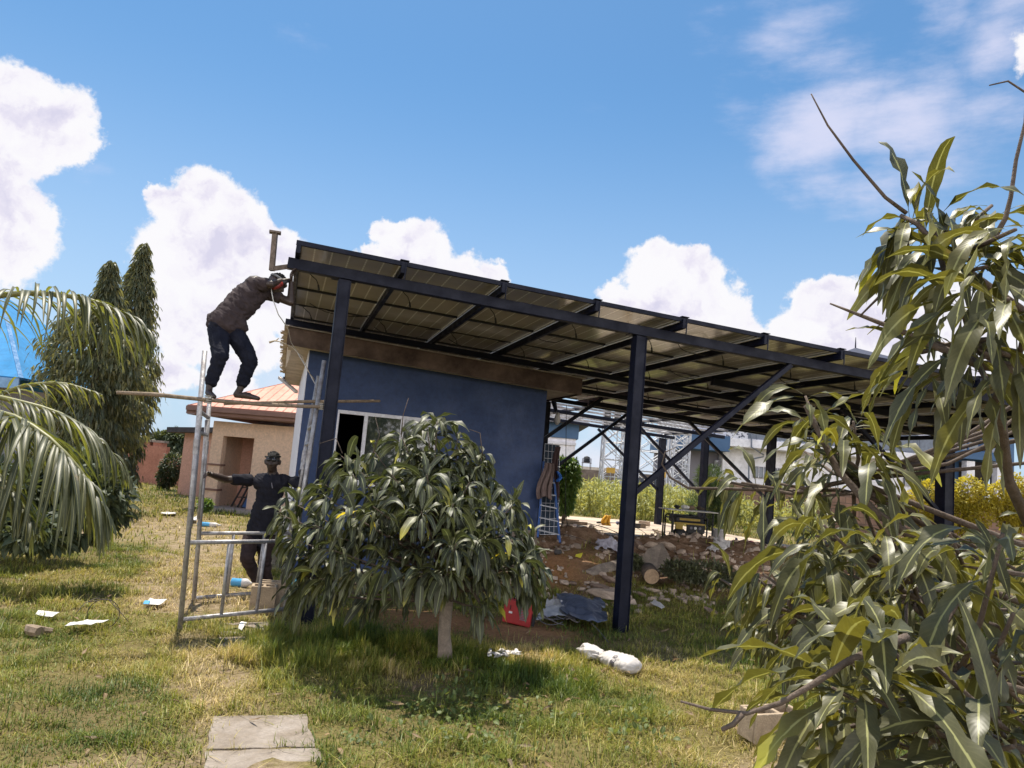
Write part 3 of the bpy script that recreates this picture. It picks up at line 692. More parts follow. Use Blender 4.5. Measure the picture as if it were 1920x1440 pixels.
# annex further back, left of the house
an = thing('pink_annex', P(340, 925, 28)*[1, 1, 0], 'low pinkish building with a dark flat roof left of the beige house', 'building')
p0 = P(338, 880, 28.); p1 = P(400, 880, 27.6); ax_ = nrm(p1-p0)*[1, 1, 0]; ay_ = np.array([-ax_[1], ax_[0], 0]); zt_ = P(345, 812, 28)[2]
def AN(s, d, z): return p0*[1, 1, 0]+ax_*s+ay_*d+hz_*z
w = MB(); w.hexa([AN(0,0,-.5),AN(6,0,-.5),AN(6,5,-.5),AN(0,5,-.5),AN(0,0,zt_),AN(6,0,zt_+.35),AN(6,5,zt_+.35),AN(0,5,zt_)]); w.build('wall', M_pink, an)
w = MB(); w.hexa([AN(-.4,-.5,zt_-.02),AN(6.3,-.5,zt_+.36),AN(6.3,5.4,zt_+.36),AN(-.4,5.4,zt_-.02),AN(-.4,-.5,zt_+.16),AN(6.3,-.5,zt_+.54),AN(6.3,5.4,zt_+.54),AN(-.4,5.4,zt_+.16)]); w.build('roof', mat('dark_roof_edge', (.06, .05, .05), .7), an)

# reddish fence at far left
M_redwall = mat('reddish_block_wall', lin(176, 120, 98), .9, 0, .3, 1.5, fine=12)
fe = thing('boundary_wall', P(270, 900, 34)*[1, 1, 0], 'reddish brown boundary wall with pillars beyond the tall drooping trees', 'wall')
fa_ = P(150, 835, 36); fb_ = P(316, 838, 33); fz = P(290, 836, 34)[2]
w = MB(); w.bar([fa_[0]-8, fa_[1]+2, fz/2-.1], [fb_[0], fb_[1], fz/2-.1], .2, fz+.2); w.bar([fb_[0], fb_[1], fz/2-.3], [fb_[0]+4, fb_[1]-1, fz/2-.3], .2, fz-.2); w.build('wall', M_redwall, fe)
for x in (276, 300): 
    q = P(x, 835, 33.6); MB().box((q[0], q[1], fz/2), (.42, .42, fz+.3)).build('pillar', M_redwall, fe)
    MB().box((q[0], q[1], fz+.2), (.52, .52, .1)).build('pillar_cap', M_conc, fe)

# house with blue roof behind the palm
M_broof = mat('bright_blue_metal_roof', lin(20, 124, 182), .75, .0, .15, .8, fine=5)
bh = thing('blue_roofed_house', P(40, 900, 22)*[1, 1, 0], 'house with a bright blue corrugated metal roof behind the palm', 'house')
A0 = P(-60, 555, 22); A1 = P(108, 724, 19.5); A2 = P(-60, 690, 18); 
rx0, rx1, ry0, ry1 = A1[0]-9, A1[0], 18., 25.; ez = A1[2]; rz = ez+2.6
M_dk = M_pink
w = MB(); w.box(((rx0+rx1)/2-.3, (ry0+ry1)/2, ez/2-.2), (rx1-rx0-1.2, ry1-ry0-1, ez+.1)); w.build('wall', M_white, bh)
r = MB(); ca, cb_, cc_, cd_ = (rx0, ry0, ez), (rx1, ry0, ez), (rx1, ry1, ez), (rx0, ry1, ez); q1, q2 = (rx0+3, 21.5, rz), (rx1-3.2, 21.5, rz)
r.quad(ca, cb_, q2, q1); r.quad(cb_, cc_, q2); r.quad(cc_, cd_, q1, q2); r.quad(cd_, ca, q1)
br = r.build('roof', M_broof, bh, solid=-.04)
sm = MB(); q1, q2 = np.array(q1), np.array(q2)
for i in range(40):
    x = rx0+.2+i*.23
    if x > rx1-.1: break
    f_ = min(1, (rx1-x)/3.2, (x-rx0)/3.); sm.bar((x, ry0, ez+.02), (x, ry0+3.5*f_, ez+(rz-ez)*f_+.02), .04, .035)
for i in range(30):
    y = ry0+.2+i*.23
    if y > ry1-.1: break
    f_ = min(1, (y-ry0)/3.5, (ry1-y)/3.5); sm.bar((rx1, y, ez+.02), (rx1-3.2*f_, y, ez+(rz-ez)*f_+.02), .04, .035)
sm.bar(ca, cb_, .04, .04); sm.bar(cb_, cc_, .04, .04); sm.bar(cb_, q2, .1, .07); sm.bar(q1, q2, .1, .07); sm.build('roof_seam', mat('blue_seam', lin(24, 104, 158), .7, .0), br)
MB().box(((rx0+rx1)/2, ry0-.03, ez-.12), (rx1-rx0, .05, .24)).build('fascia', mat('pale_blue_fascia', lin(120, 160, 200), .5), br)

# ------------------------------------------------------------------ concrete slab behind the rubble
sl = MB(); z_s = .57
sl.hexa([Wg(u, v, z) for z in (0, z_s) for u, v in ((3.3, 5.9), (12.3, 5.6), (12.3, 14.6), (3.3, 14.6))])
so_ = sl.build('paved_slab', mat('sandy_concrete_slab', (.58, .46, .35), .9, 0, .25, 1.6, bump=.4, fine=30), None); so_['kind'] = 'structure'
# ------------------------------------------------------------------ block wall behind, right
M_bwall = bpy.data.materials.new('brown_block_wall'); M_bwall.use_nodes = True
def bw():
    t = NT(M_bwall.node_tree); b = t.n['Principled BSDF']; tc = t.new('ShaderNodeTexCoord').outputs['Object']
    s = t.new('ShaderNodeSeparateXYZ'); t.l.new(tc, s.inputs[0]); cx = t.new('ShaderNodeCombineXYZ'); t.l.new(s.outputs[0], cx.inputs[0]); t.l.new(s.outputs[2], cx.inputs[1])
    br = t.new('ShaderNodeTexBrick'); t.l.new(cx.outputs[0], br.inputs['Vector']); br.inputs['Scale'].default_value = 1; br.inputs['Brick Width'].default_value = .46; br.inputs['Row Height'].default_value = .24; br.inputs['Mortar Size'].default_value = .014
    br.inputs['Color1'].default_value = (.28, .165, .115, 1); br.inputs['Color2'].default_value = (.20, .125, .095, 1); br.inputs['Mortar'].default_value = (.13, .09, .07, 1)
    c = t.mix(.6, br.outputs[0], t.ramp(t.noise(tc, 3, 5), [(.3, (.6,)*3), (.7, (1.25,)*3)]), 'MULTIPLY'); t.l.new(c, b.inputs['Base Color']); b.inputs['Roughness'].default_value = .95
bw()
q0 = P(1362, 905, 30.); q1 = P(1990, 950, 27)
bwl = thing('block_wall', (q0[0], q0[1], .5), 'brown sandcrete block wall behind the mango leaves, right of the conifer', 'wall')
w = MB(); zt = P(1390, 906, 30)[2]; w.bar([q0[0], q0[1], zt/2], [q1[0]+8, q1[1]-2, zt/2], .22, zt); w.build('wall', M_bwall, bwl)
q0 = P(1060, 880, 52); q1 = P(1330, 890, 48)
bwl = thing('rubble_wall', (q0[0], q0[1], .5), 'old grey brown block wall behind the maize field', 'wall')
w = MB(); zt = P(1150, 884, 50)[2]; w.bar([q0[0], q0[1], zt/2], [q1[0], q1[1], zt/2], .25, zt); w.build('wall', mat('old_wall', (.24, .19, .16), .95, 0, .5, 2, bump=.5, fine=9), bwl)
bwl = thing('cream_wall', P(1130, 890, 64)*[1, 1, 0], 'cream painted wall under the black water tank', 'wall')
q0 = P(1078, 874, 66); q1 = P(1180, 884, 62); w = MB(); zt = q0[2]; w.bar([q0[0]-3, q0[1], zt/2], [q1[0], q1[1], zt/2], .25, zt); w.build('wall', mat('cream_paint', (.62, .55, .48), .8), bwl)
# ------------------------------------------------------------------ white two-storey building
M_wh = mat('off_white_render', (.78, .77, .82), .7, 0, .08, .5, fine=4)
M_greyw = mat('grey_render', (.20, .19, .22), .8, 0, .12, .6)
M_bband = mat('slate_blue_band', lin(58, 92, 130), .6, 0, .15, .8)
M_droof = mat('dark_slate_roof', lin(44, 48, 72), .6, 0, .3, 3, bump=.3)
M_winb = bpy.data.materials.new('blue_grey_window_glass'); M_winb.use_nodes = True
_b = M_winb.node_tree.nodes['Principled BSDF']; _b.inputs['Base Color'].default_value = (.05, .07, .10, 1); _b.inputs['Roughness'].default_value = .08; _b.inputs['Specular IOR Level'].default_value = .9
M_slat = mat('grey_louvre', (.16, .19, .25), .5)
DB = 44.
wb = thing('white_building', P(1560, 950, DB)*[1, 1, 0], 'white two storey building with slate blue bands and balconies behind the canopy', 'building')
def fbox(mb, x0, y0, x1, y1, D=DB, depth=.3):
    """box whose front face spans two opposite pixel corners on the facade at distance D (levels kept true)"""
    A_, B_ = P(x0, y0, D), P(x1, y1, D)
    mb.hexa([(A_[0], D, B_[2]), (B_[0], D, B_[2]), (B_[0], D+depth, B_[2]), (A_[0], D+depth, B_[2]), (A_[0], D, A_[2]), (B_[0], D, A_[2]), (B_[0], D+depth, A_[2]), (A_[0], D+depth, A_[2])])
    return mb
def xz(x, y, D=DB): p = P(x, y, D); return p[0], p[2]
X0, _ = xz(1358, 860); X1, _ = xz(1757, 880); Xr0, _ = xz(1288, 860); _, ZS = xz(1400, 838); _, ZS2 = xz(1400, 828)
w = MB(); w.box(((X0+X1)/2, DB+5, ZS/2), (X1-X0, 9.4, ZS)); w.build('ground_floor', M_wh, wb)
w = MB(); w.box(((Xr0+X0)/2-.05, DB+5.4, ZS/2-.2), (X0-Xr0, 8.6, ZS-.4)); w.build('recess_wall', M_greyw, wb)
w = MB(); w.box(((Xr0+X0)/2-.2, DB+4.2, ZS+.02), (X0-Xr0+.4, 10.4, .85)); w.build('blue_band', M_bband, wb)
w = MB(); w.box(((X0+X1)/2, DB-.35, (ZS+ZS2)/2), (X1-X0, 1.3, ZS2-ZS+.18)); w.build('balcony_slab', M_wh, wb, bevel=.03)
_, ZT = xz(1500, 770)
w = MB(); w.box(((Xr0+X1)/2+.1, DB+5.6, (ZS+ZT+1.5)/2), (X1-Xr0, 8.4, ZT+1.5-ZS)); w.build('upper_floor', M_wh, wb)
gb = MB()
for k in range(10):
    x = X0+.2+(X1-X0-.4)*k/9; gb.box((x, DB-.92, ZS2+.55), (.05, .05, 1.0))
gb.box(((X0+X1)/2, DB-.92, ZS2+1.07), (X1-X0, .06, .05)); gb.box(((X0+X1)/2, DB-.9, ZS2+.55), (X1-X0-.1, .02, .8)); gb.build('balustrade', M_slat, wb)
rng_ = random.Random(3)
for (xa, xb) in ((1413, 1478), (1486, 1550), (1570, 1650), (1660, 1745)):      # upper windows with louvres
    xA, _ = xz(xa, 810); xB, _ = xz(xb, 810); c = (xA+xB)/2
    f_ = MB().box((c, DB+1.36, ZS2+1.15), (xB-xA, .08, 1.7)).build('window', M_slat, wb)
    l_ = MB()
    for i in range(9): l_.box((c, DB+1.29, ZS2+.45+i*.17), (xB-xA-.12, .04, .07))
    l_.build('louvre', M_winb, f_)
for (xa, ya, xb, yb) in ((1333, 877, 1350, 900), (1413, 874, 1464, 900), (1694, 896, 1706, 912)):
    D_ = DB+1.1 if xa < 1355 else DB+.3
    f_ = fbox(MB(), xa, ya, xb, yb, D_-.06, .05).build('window', M_greyw, wb)
    fbox(MB(), xa+2, ya+2, xb-2, yb-2, D_-.09, .03).build('pane', M_winb, f_)
    b_ = MB(); A_, B_ = P(xa, ya, D_), P(xb, yb, D_)
    for i in range(1, 6): b_.box((A_[0]+(B_[0]-A_[0])*i/6, D_-.12, (A_[2]+B_[2])/2), (.03, .03, A_[2]-B_[2]))
    b_.build('burglar_bar', M_white, f_)
ac = MB(); fbox(ac, 1343, 863, 1357, 876, DB+.6, .35); aco = ac.build('air_conditioner', M_white, wb, bevel=.02)
A_ = P(1349, 869.5, DB+.57); MB().lathe(A_, [(0, .16), (-.02, .17), (-.03, .13)], 20, (0, 1, 0)).build('fan_grille', M_greyw, aco)
pp = MB(); D_ = DB-.12
for pts in ([(1404, 862), (1404, 898)], [(1404, 862), (1432, 856)], [(1409, 812), (1409, 838), (1432, 853)], [(1492, 846), (1493, 900)], [(1720, 792), (1721, 838)]):
    pp.path([P(x, y, D_ if y > 840 else DB-1.1) for x, y in pts], .045, 6)
pp.build('downpipe', M_slat, wb)
# screens of patterned blocks left of the balcony
def screen_mat():
    m = bpy.data.materials.new('patterned_screen'); m.use_nodes = True; t = NT(m.node_tree); b = t.n['Principled BSDF']
    v = t.new('ShaderNodeTexVoronoi'); v.inputs['Scale'].default_value = 7; t.l.new(t.new('ShaderNodeTexCoord').outputs['Object'], v.inputs['Vector'])
    t.l.new(t.ramp(v.outputs['Distance'], [(.35, (.05, .06, .10)), (.5, (.55, .56, .64))]), b.inputs['Base Color']); return m
M_scr = screen_mat()
fbox(MB(), 1294, 784, 1348, 826, DB+1.0, .1).build('patterned_screen', M_scr, wb)
fbox(MB(), 1362, 806, 1402, 826, DB-.98, .05).build('patterned_screen', M_scr, wb)
# right part with columns
XA, _ = xz(1757, 860); XB, _ = xz(1772, 860); _, ZR = xz(1760, 740)
w = MB(); w.box(((XA+XB)/2, DB+2, ZR/2), (XB-XA, 5, ZR)); w.build('pier', M_wh, wb)
XC, _ = xz(1786, 860); XD, _ = xz(1868, 860); _, zm = xz(1830, 862); _, zn = xz(1830, 846)
w = MB(); w.box(((XC+XD)/2, DB+3.5, ZR/2), (XD-XC, 5, ZR)); w.build('rear_block', M_bband, wb)
w = MB(); w.box(((XC+XD)/2, DB+.6, (zm+zn)/2), (XD-XC, 1.4, zn-zm)); w.build('balcony_slab', M_bband, wb, bevel=.03)
f_ = fbox(MB(), 1795, 818, 1834, 846, DB+.4, .1).build('window', M_winb, wb); fbox(MB(), 1815, 818, 1817, 846, DB+.35, .04).build('mullion', M_bband, f_)
for (xa, ya, xb, yb) in ((1813, 864, 1827, 950), (1871, 770, 1889, 950)):
    fbox(MB(), xa, ya, xb, yb, DB+.1, .5).build('column', M_wh, wb)
fbox(MB(), 1889, 800, 1901, 950, DB+.1, .6).build('column', M_bband, wb)
for (xa, ya, xb, yb) in ((1799, 866, 1812, 950), (1829, 866, 1844, 950), (1858, 800, 1869, 950)):
    fbox(MB(), xa, ya, xb, yb, DB+.94, .05).build('door', M_dark, wb)
# hipped roofs that show above the canopy
def hip(cx, cy, wx, wy, ze, zp, parent, name='roof', m=M_droof, over=.6):
    r = MB(); a_, b_ = wx/2+over, wy/2+over; t_ = np.array([cx, cy, zp])
    q = [np.array([cx+i*a_, cy+j*b_, ze]) for i, j in ((-1,-1),(1,-1),(1,1),(-1,1))]
    for i in range(4): r.quad(q[i], q[(i+1) % 4], t_)
    r.quad(*q[::-1]); return r.build(name, m, parent)
_, ZE = xz(1540, 700); tp = P(1604, 652, DB+6)
for i, (px_, py_) in enumerate(((1604, 652), (1905, 690))):
    tp = P(px_, py_, DB+6); rr = hip(tp[0], DB+6, 9, 9, tp[2]-2.3, tp[2], wb)
    fn = MB(); fn.path([tp, tp+np.array([0, 0, .7])], [.05, .02], 6); fn.build('finial', M_steel, rr)
w = MB(); w.box((P(1604, 700, DB+6)[0], DB+6, 8.2), (8.6, 8.4, 3.4)); w.build('attic', M_wh, wb)

# ------------------------------------------------------------------ grey house seen past the shed corner
DG = 34.
gh = thing('grey_house', P(1050, 880, DG)*[1, 1, 0], 'pale grey house with a dark slate roof beside the ladder', 'house')
xa, z1 = xz(1000, 825, DG); xb, _ = xz(1080, 830, DG); _, ze = xz(1070, 820, DG); _, zb_ = xz(1070, 866, DG)
w = MB(); w.box(((xa+xb)/2-2, DG+4, ze/2), (xb-xa+4, 7.6, ze)); w.build('wall', M_wh, gh)
w = MB(); w.box(((xa+xb)/2-2, DG+.15, ze-.28), (xb-xa+4.05, .1, .12)); w.build('ledge', M_white, gh)
w = MB(); w.box(((xa+xb)/2-1.95, DG+4.05, ze+.3), (xb-xa+4.1, 7.9, .7)); w.build('blue_band', M_bband, gh)
rr = hip((xa+xb)/2-2, DG+4, xb-xa+4, 8, ze+.6, ze+3.0, gh)
f_ = fbox(MB(), 1018, 826, 1036, 846, DG+.12, .05).build('window', M_winb, gh); fbox(MB(), 1026, 826, 1027, 846, DG+.06, .04).build('mullion', M_white, f_)

# ------------------------------------------------------------------ lattice towers
M_tow = mat('white_tower_paint', (.70, .70, .74), .5, .2)
def tower(x0, x1, y0, D, label, n, wide=None):
    A_ = P(x0, 880, D); B_ = P(x1, 880, D); wd = B_[0]-A_[0]; c = np.array([(A_[0]+B_[0])/2, D+wd/2, 0]); top = P((x0+x1)/2, y0, D)[2]
    tw = thing('lattice_tower', c, label, 'tower', 'white lattice towers behind the canopy'); h = wd/2
    cs = [(-1,-1),(1,-1),(1,1),(-1,1)]; b = MB()
    zs = np.linspace(.3, top, n+1)
    for i, j in cs: MB().tube(c+[i*h, j*h, 0], c+[i*h, j*h, top], .065, n=6).build('leg', M_tow, tw)
    for k in range(n):
        for q in range(4):
            (i, j), (i2, j2) = cs[q], cs[(q+1) % 4]
            b.tube(c+[i*h, j*h, zs[k]], c+[i2*h, j2*h, zs[k+1]], .026, n=4); b.tube(c+[i2*h, j2*h, zs[k]], c+[i*h, j*h, zs[k+1]], .026, n=4); b.tube(c+[i*h, j*h, zs[k+1]], c+[i2*h, j2*h, zs[k+1]], .026, n=4)
    b.build('lattice', M_tow, tw)
    l = MB(); xx = c+[h*.55, -h-.12, 0]
    for s in (-.18, .18): l.tube(xx+[s, 0, .3], xx+[s, 0, top], .025, n=4)
    for z in np.arange(.6, top, .4): l.tube(xx+[-.18, 0, z], xx+[.18, 0, z], .018, n=4)
    l.build('ladder', M_tow, tw); return tw, c, top
t1, c1, h1 = tower(1130, 1168, 700, 38, 'slim white lattice tower with dark aerial boxes, left of the tall navy post', 8)
t2, c2, h2 = tower(1197, 1250, 690, 40, 'wider white lattice tower just right of the tall navy post', 7)
t3, c3, h3 = tower(1262, 1291, 725, 41, 'narrow white caged tower in front of the white building corner', 11)
b = MB()
for k in range(3): b.box(c1+[.5*(k-1), -1.0, 4.9-.05*k], (.3, .25, .9))
b.build('aerial_box', M_black, t1)
b = MB()
for k in range(5): b.box(c2+[-1.6+.45*k, -1.3, 1.6], (.32, .3, 1.0))
b.build('battery_cabinet', mat('dark_cabinet', (.05, .06, .09), .5), t2)
for q, (x, y, w_) in enumerate(((1145, 882, 7), (1240, 890, 6))):
    s_ = P(x, y, 36.5); sg = MB().box(s_, (.42, .03, .26)).build('warning_plate', mat('orange_yellow_plate', (.62, .36, .05), .6), None, origin=s_)
    tag(sg, ('small orange yellow plate on the fence left of the tall navy post', 'small orange yellow plate on the fence right of the tall navy post')[q], 'sign')
    MB().box(s_-[0, 0, .9], (.04, .04, 1.6)).build('plate_post', M_galv, sg)
# water tank
D_ = 58.; c = P(1099, 880, D_); z0 = c[2]; tk = thing('water_tank', (c[0], c[1], 0), 'black plastic water tank on a slender stand beyond the maize', 'water tank')
zt = P(1099, 867, D_)[2]; z2 = P(1099, 855, D_)[2]; r_ = .21
MB().lathe((c[0], c[1], zt), [(0, .19*1), (.02, .24), ((z2-zt)*.3, .24), ((z2-zt)*.33, .225), ((z2-zt)*.6, .24), ((z2-zt)*.85, .22), ((z2-zt)*.95, .1), (z2-zt, .08)], 18).build('tank', M_black, tk, smooth=True)
b = MB()
for i, j in ((-1,-1),(1,-1),(1,1),(-1,1)): b.tube((c[0]+i*.32, c[1]+j*.32, 0), (c[0]+i*.3, c[1]+j*.3, zt+.3), .022, n=5)
b.box((c[0], c[1], zt-.03), (.7, .7, .05)); b.box((c[0], c[1]-.3, zt+.3), (.64, .02, .02)); b.build('stand', M_greyw, tk)

# ------------------------------------------------------------------ scaffold
sc = thing('scaffold', (-2.87, 7.34, 0), 'galvanised tube scaffold frame standing in the grass at the left of the shed', 'scaffold')
def vline(x, y, z0=0.): return G(x, y, z0)
FL, RL = G(337, 1187, 0), G(363, 1134, 0)
FRt = P(608, 676, 8.25); ev = np.array([FRt[0]-FL[0]-.12, FRt[1]-FL[1], 0]); FR = FL+ev; RR = RL+ev*.97
FLt = P(384, 658, FL[1]+.02); RLt = P(396, 712, RL[1]); RRt = P(597, 705, RR[1])
def lerp(a, b, t): return a+(b-a)*t
def atz(a, b, z): return lerp(a, b, (z-a[2])/(b[2]-a[2]))
legs = {'FL': (FL-[0, 0, .05], FLt), 'RL': (RL-[0, 0, .05], RLt), 'FR': (FR-[0, 0, .05], FRt), 'RR': (RR-[0, 0, .05], RRt)}
for k, (a_, b_) in legs.items():
    l = MB(); l.tube(a_, b_, .024, n=14)
    l.build('leg', M_galv, sc, smooth=True)
    j = atz(a_, b_, 1.72); d_ = nrm(b_-a_); MB().tube(j-d_*.07, j+d_*.07, .029, n=14).build('coupler', M_galv, sc)
def frame(k1, k2, zlo, zhi, n_in, name='rung'):
    a1, b1 = legs[k1]; a2, b2 = legs[k2]
    MB().tube(atz(a1, b1, zlo), atz(a2, b2, zlo), .021, n=12).build('rail', M_galv, sc, smooth=True)
    MB().tube(atz(a1, b1, zhi), atz(a2, b2, zhi), .021, n=12).build('rail', M_galv, sc, smooth=True)
    for i in n_in:
        MB().tube(lerp(atz(a1, b1, zlo), atz(a2, b2, zlo), i), lerp(atz(a1, b1, zhi), atz(a2, b2, zhi), i), .017, n=10).build('strut', M_galv, sc, smooth=True)
zlo = P(352, 1163, FL[1])[2]; zhi = P(360, 1018, FL[1])[2]
frame('FL', 'FR', zlo, zhi, (.36, .70)); frame('RL', 'RR', P(372, 1122, RL[1])[2], P(372, 1000, RL[1])[2], (.36, .70))
for a_, b_ in (('FL', 'RL'), ('FR', 'RR')):
    frame(a_, b_, 1.86, 2.06, ()); m1 = MB(); m2 = MB(); p_, q_ = legs[a_], legs[b_]
    m1.tube(lerp(atz(*p_, 2.02), atz(*q_, 2.02), .18), lerp(atz(*p_, .95), atz(*q_, .95), .18), .016, n=8); m2.tube(lerp(atz(*p_, 2.02), atz(*q_, 2.02), .8), lerp(atz(*p_, .95), atz(*q_, .95), .8), .016, n=8)
    m1.build('strut', M_galv, sc, smooth=True); m2.build('strut', M_galv, sc, smooth=True)
# wooden poles laid across
pa = P(219, 736, FL[1]-.62); pb_ = P(390, 750, FL[1]-.02)+[0, 0, 0]; pc = P(603, 763, FR[1]-.02)
w = MB().path([pa, lerp(pa, pb_, .4)+[0, 0, .01], pb_, lerp(pb_, pc, .5)+[0, 0, -.012], pc, pc+(pc-pb_)*.06], [.016, .020, .019, .021, .019, .018], 9)
tag(w.build('wooden_pole', M_wood, None, origin=pb_, smooth=True), 'long wooden pole laid across the scaffold under the worker, sticking out to the left', 'pole')
pe = P(712, 752, RR[1]+.55); pd = P(420, 757, RL[1]+.05)
tag(MB().path([pd, lerp(pd, pe, .5)+[0, 0, .01], pe], [.017, .02, .018], 9).build('wooden_pole', M_wood, None, origin=pd, smooth=True), 'second wooden pole whose end sticks out to the right before the shed wall', 'pole')
M_rope = mat('grey_rope', (.35, .32, .28), .9)
for q_ in (pb_, pc):
    w = MB()
    for i in range(4): w.lathe(q_+[.0, 0, -.03+.02*i], [(0, .034), (.012, .036)], 10)
    tag(w.build('rope_lashing', M_rope, None, origin=q_), 'rope lashing tying the long pole to the %s scaffold leg' % ('left' if q_ is pb_ else 'right'), 'rope')
# ------------------------------------------------------------------ trees
M_bark = mat('mango_bark', (.15, .11, .085), .9, 0, .45, 14, bump=.9, bscale=50, fine=60)
M_mango = leafmat('mango_leaf', (.062, .066, .038), (.088, .095, .040), (.24, .26, .13), .12, .5, trans_col=(1.5, 1.7, 1.0), dry=(.45, .40, .06))
M_mangon = leafmat('near_mango_leaf', (.088, .086, .040), (.125, .120, .032), (.30, .30, .13), .22, .42, dry=(.42, .40, .05))
def cluster(tip, axis_, n, L, spread=1., droop=.22, w=.17):
    """rosette of lance leaves round a shoot tip"""
    ax = nrm(np.array(axis_, float)); a = np.cross(ax, [.3, .5, .8]); a = nrm(a); b = np.cross(ax, a)
    ph = np.arange(n)*2.4+rng.random()*6; el = rng.uniform(.5, 1.12, n)*spread
    d = ax[None]*np.cos(el)[:, None]+(a[None]*np.cos(ph)[:, None]+b[None]*np.sin(ph)[:, None])*np.sin(el)[:, None]
    base = np.array(tip)[None]-ax[None]*(rng.random(n)*L*.45)[:, None]+d*.01
    return base, d, L*rng.uniform(.6, 1.12, n)
def crown(cl, prof_w=.17, droop=.22, nseg=8, fold=.3, wave=.035):
    B, Dd, LL = (np.concatenate([c[i] for c in cl]) for i in range(3))
    dr = rng.uniform(.5, 1.5, len(B))*droop
    return leaves(B, Dd, LL, LL*prof_w*rng.uniform(.8, 1.15, len(B)), droop=dr, nseg=nseg, fold=fold, wave=wave)
# --- mango tree in the middle
mb_ = G(832, 1250, 0); mb_[2] = float(zg(mb_[0], mb_[1]))-.04
mt = thing('mango_tree', mb_, 'bushy round mango tree with drooping dark leaves in the middle of the yard', 'tree')
DM = mb_[1]
tr = MB(); fk = P(838, 1125, DM)
tr.path([mb_+[0, 0, -.1], mb_+[.0, 0, .12], lerp(mb_, fk, .5)+[-.01, 0, 0], fk, P(826, 1060, DM+.02), P(806, 980, DM+.05), P(800, 900, DM)], [.082, .064, .055, .058, .040, .030, .018], 14)
tr.build('trunk', mat('pale_mango_bark', (.30, .24, .19), .9, 0, .4, 14, bump=.9, bscale=50, fine=60), mt, smooth=True)
OUT = [(800, 800, 0), (752, 815, -.2), (858, 812, 0), (880, 850, .1), (700, 845, .1), (640, 855, -.1), (905, 855, 0), (660, 890, -.4), (605, 905, 0), (925, 905, 0), (880, 905, -.5), (800, 890, -.7),
       (735, 890, -.6), (610, 930, -.4), (545, 940, .1), (525, 965, -.2), (700, 950, -.85), (650, 960, -.7), (790, 960, -.95), (850, 945, -.9), (920, 950, -.5), (960, 950, -.2), (975, 945, .2), (590, 985, -.6), (545, 1010, -.3),
       (555, 1040, 0), (620, 1030, -.75), (950, 1000, -.5), (905, 1010, -.8), (985, 1000, 0), (1000, 1020, .1), (855, 1020, -1.), (720, 1060, -.8), (790, 1080, -.85), (600, 1085, -.4), (570, 1080, 0), (840, 1075, -.8), (920, 1060, -.6), (980, 1060, -.3), (1010, 1060, 0),
       (905, 1140, -.4), (660, 1070, -.6), (560, 1110, .1), (625, 1110, -.3), (1000, 1100, 0), (985, 1095, .2), (690, 1120, .3), (760, 1110, .4), (880, 1085, .3), (820, 790, -.15)]
cls = []; bp = []
cen = P(800, 1010, DM)
for (x, y, dz) in OUT:
    q = P(x, y, DM+dz); out = q-cen; out[2] = max(out[2], -.1)+.45*(1 if y < 1050 else .2); L_ = rng.uniform(.26, .35)
    cls.append(cluster(q, out, rng.integers(15, 20), L_, 1.35)); bp.append(q)
for i in range(130):                                            # inside and round the back
    th = rng.uniform(0, 6.28); el = rng.uniform(-.5, 1.45); r = rng.uniform(.40, .86)
    hw = 1.15 if el < .5 else 1.05
    q = cen+np.array([math.cos(th)*math.cos(el)*hw, math.sin(th)*math.cos(el)*1.05, math.sin(el)*.95-.05])*r
    if q[1] < DM-.9 and r > .9: continue
    out = q-cen; out[2] = max(out[2], 0)+.3; cls.append(cluster(q, out, 16, rng.uniform(.22, .29), 1.25)); bp.append(q)
Vv, Ff, Aa = crown(cls, .215, .37)
mesh_np('crown', Vv, Ff, M_mango, mt, attr=Aa)
br = MB()
for q in bp[:60]:
    s = lerp(fk, P(800, 900, DM), min(1, max(0, (q[2]-.55)/1.6))*rng.uniform(.3, .9)); m_ = lerp(s, q, .5)+[rng.normal(0, .04), rng.normal(0, .04), -.02]
    br.path([s, m_, q], [.015, .010, .004], 6)
br.path([fk+[0, 0, -.02], P(862, 1108, DM-.1), P(880, 1098, DM-.25), P(905, 1140, DM-.4)], [.03, .024, .018, .008], 8)
for q in ([P(752, 815, DM-.2), P(756, 778, DM-.2), P(766, 746, DM-.2)], [P(700, 850, DM), P(712, 815, DM), P(703, 780, DM)], [P(642, 850, DM), P(630, 822, DM), P(598, 832, DM)], [P(905, 855, DM), P(900, 812, DM), P(880, 805, DM)]):
    br.path(q, [.006, .004, .002], 5)
br.build('branch', M_bark, mt, smooth=True)
# a few yellowing leaves
Vv, Ff, Aa = leaves(np.array([P(655, 962, DM-.8), P(672, 957, DM-.8), P(955, 1038, DM-.7), P(690, 960, DM-.85)]), np.array([[-.6, -.4, 0], [-.7, -.3, -.2], [-1, -.3, .1], [.5, -.3, -.5]]), np.array([.12, .1, .17, .16]), np.array([.03, .028, .03, .02]), droop=.15, rnd=np.array([.99]*4))
mesh_np('yellow_leaf', Vv, Ff, leafmat('yellow_mango_leaf', (.50, .42, .05), (.5, .42, .05), (.6, .52, .2), .3, .4), mt, attr=Aa)

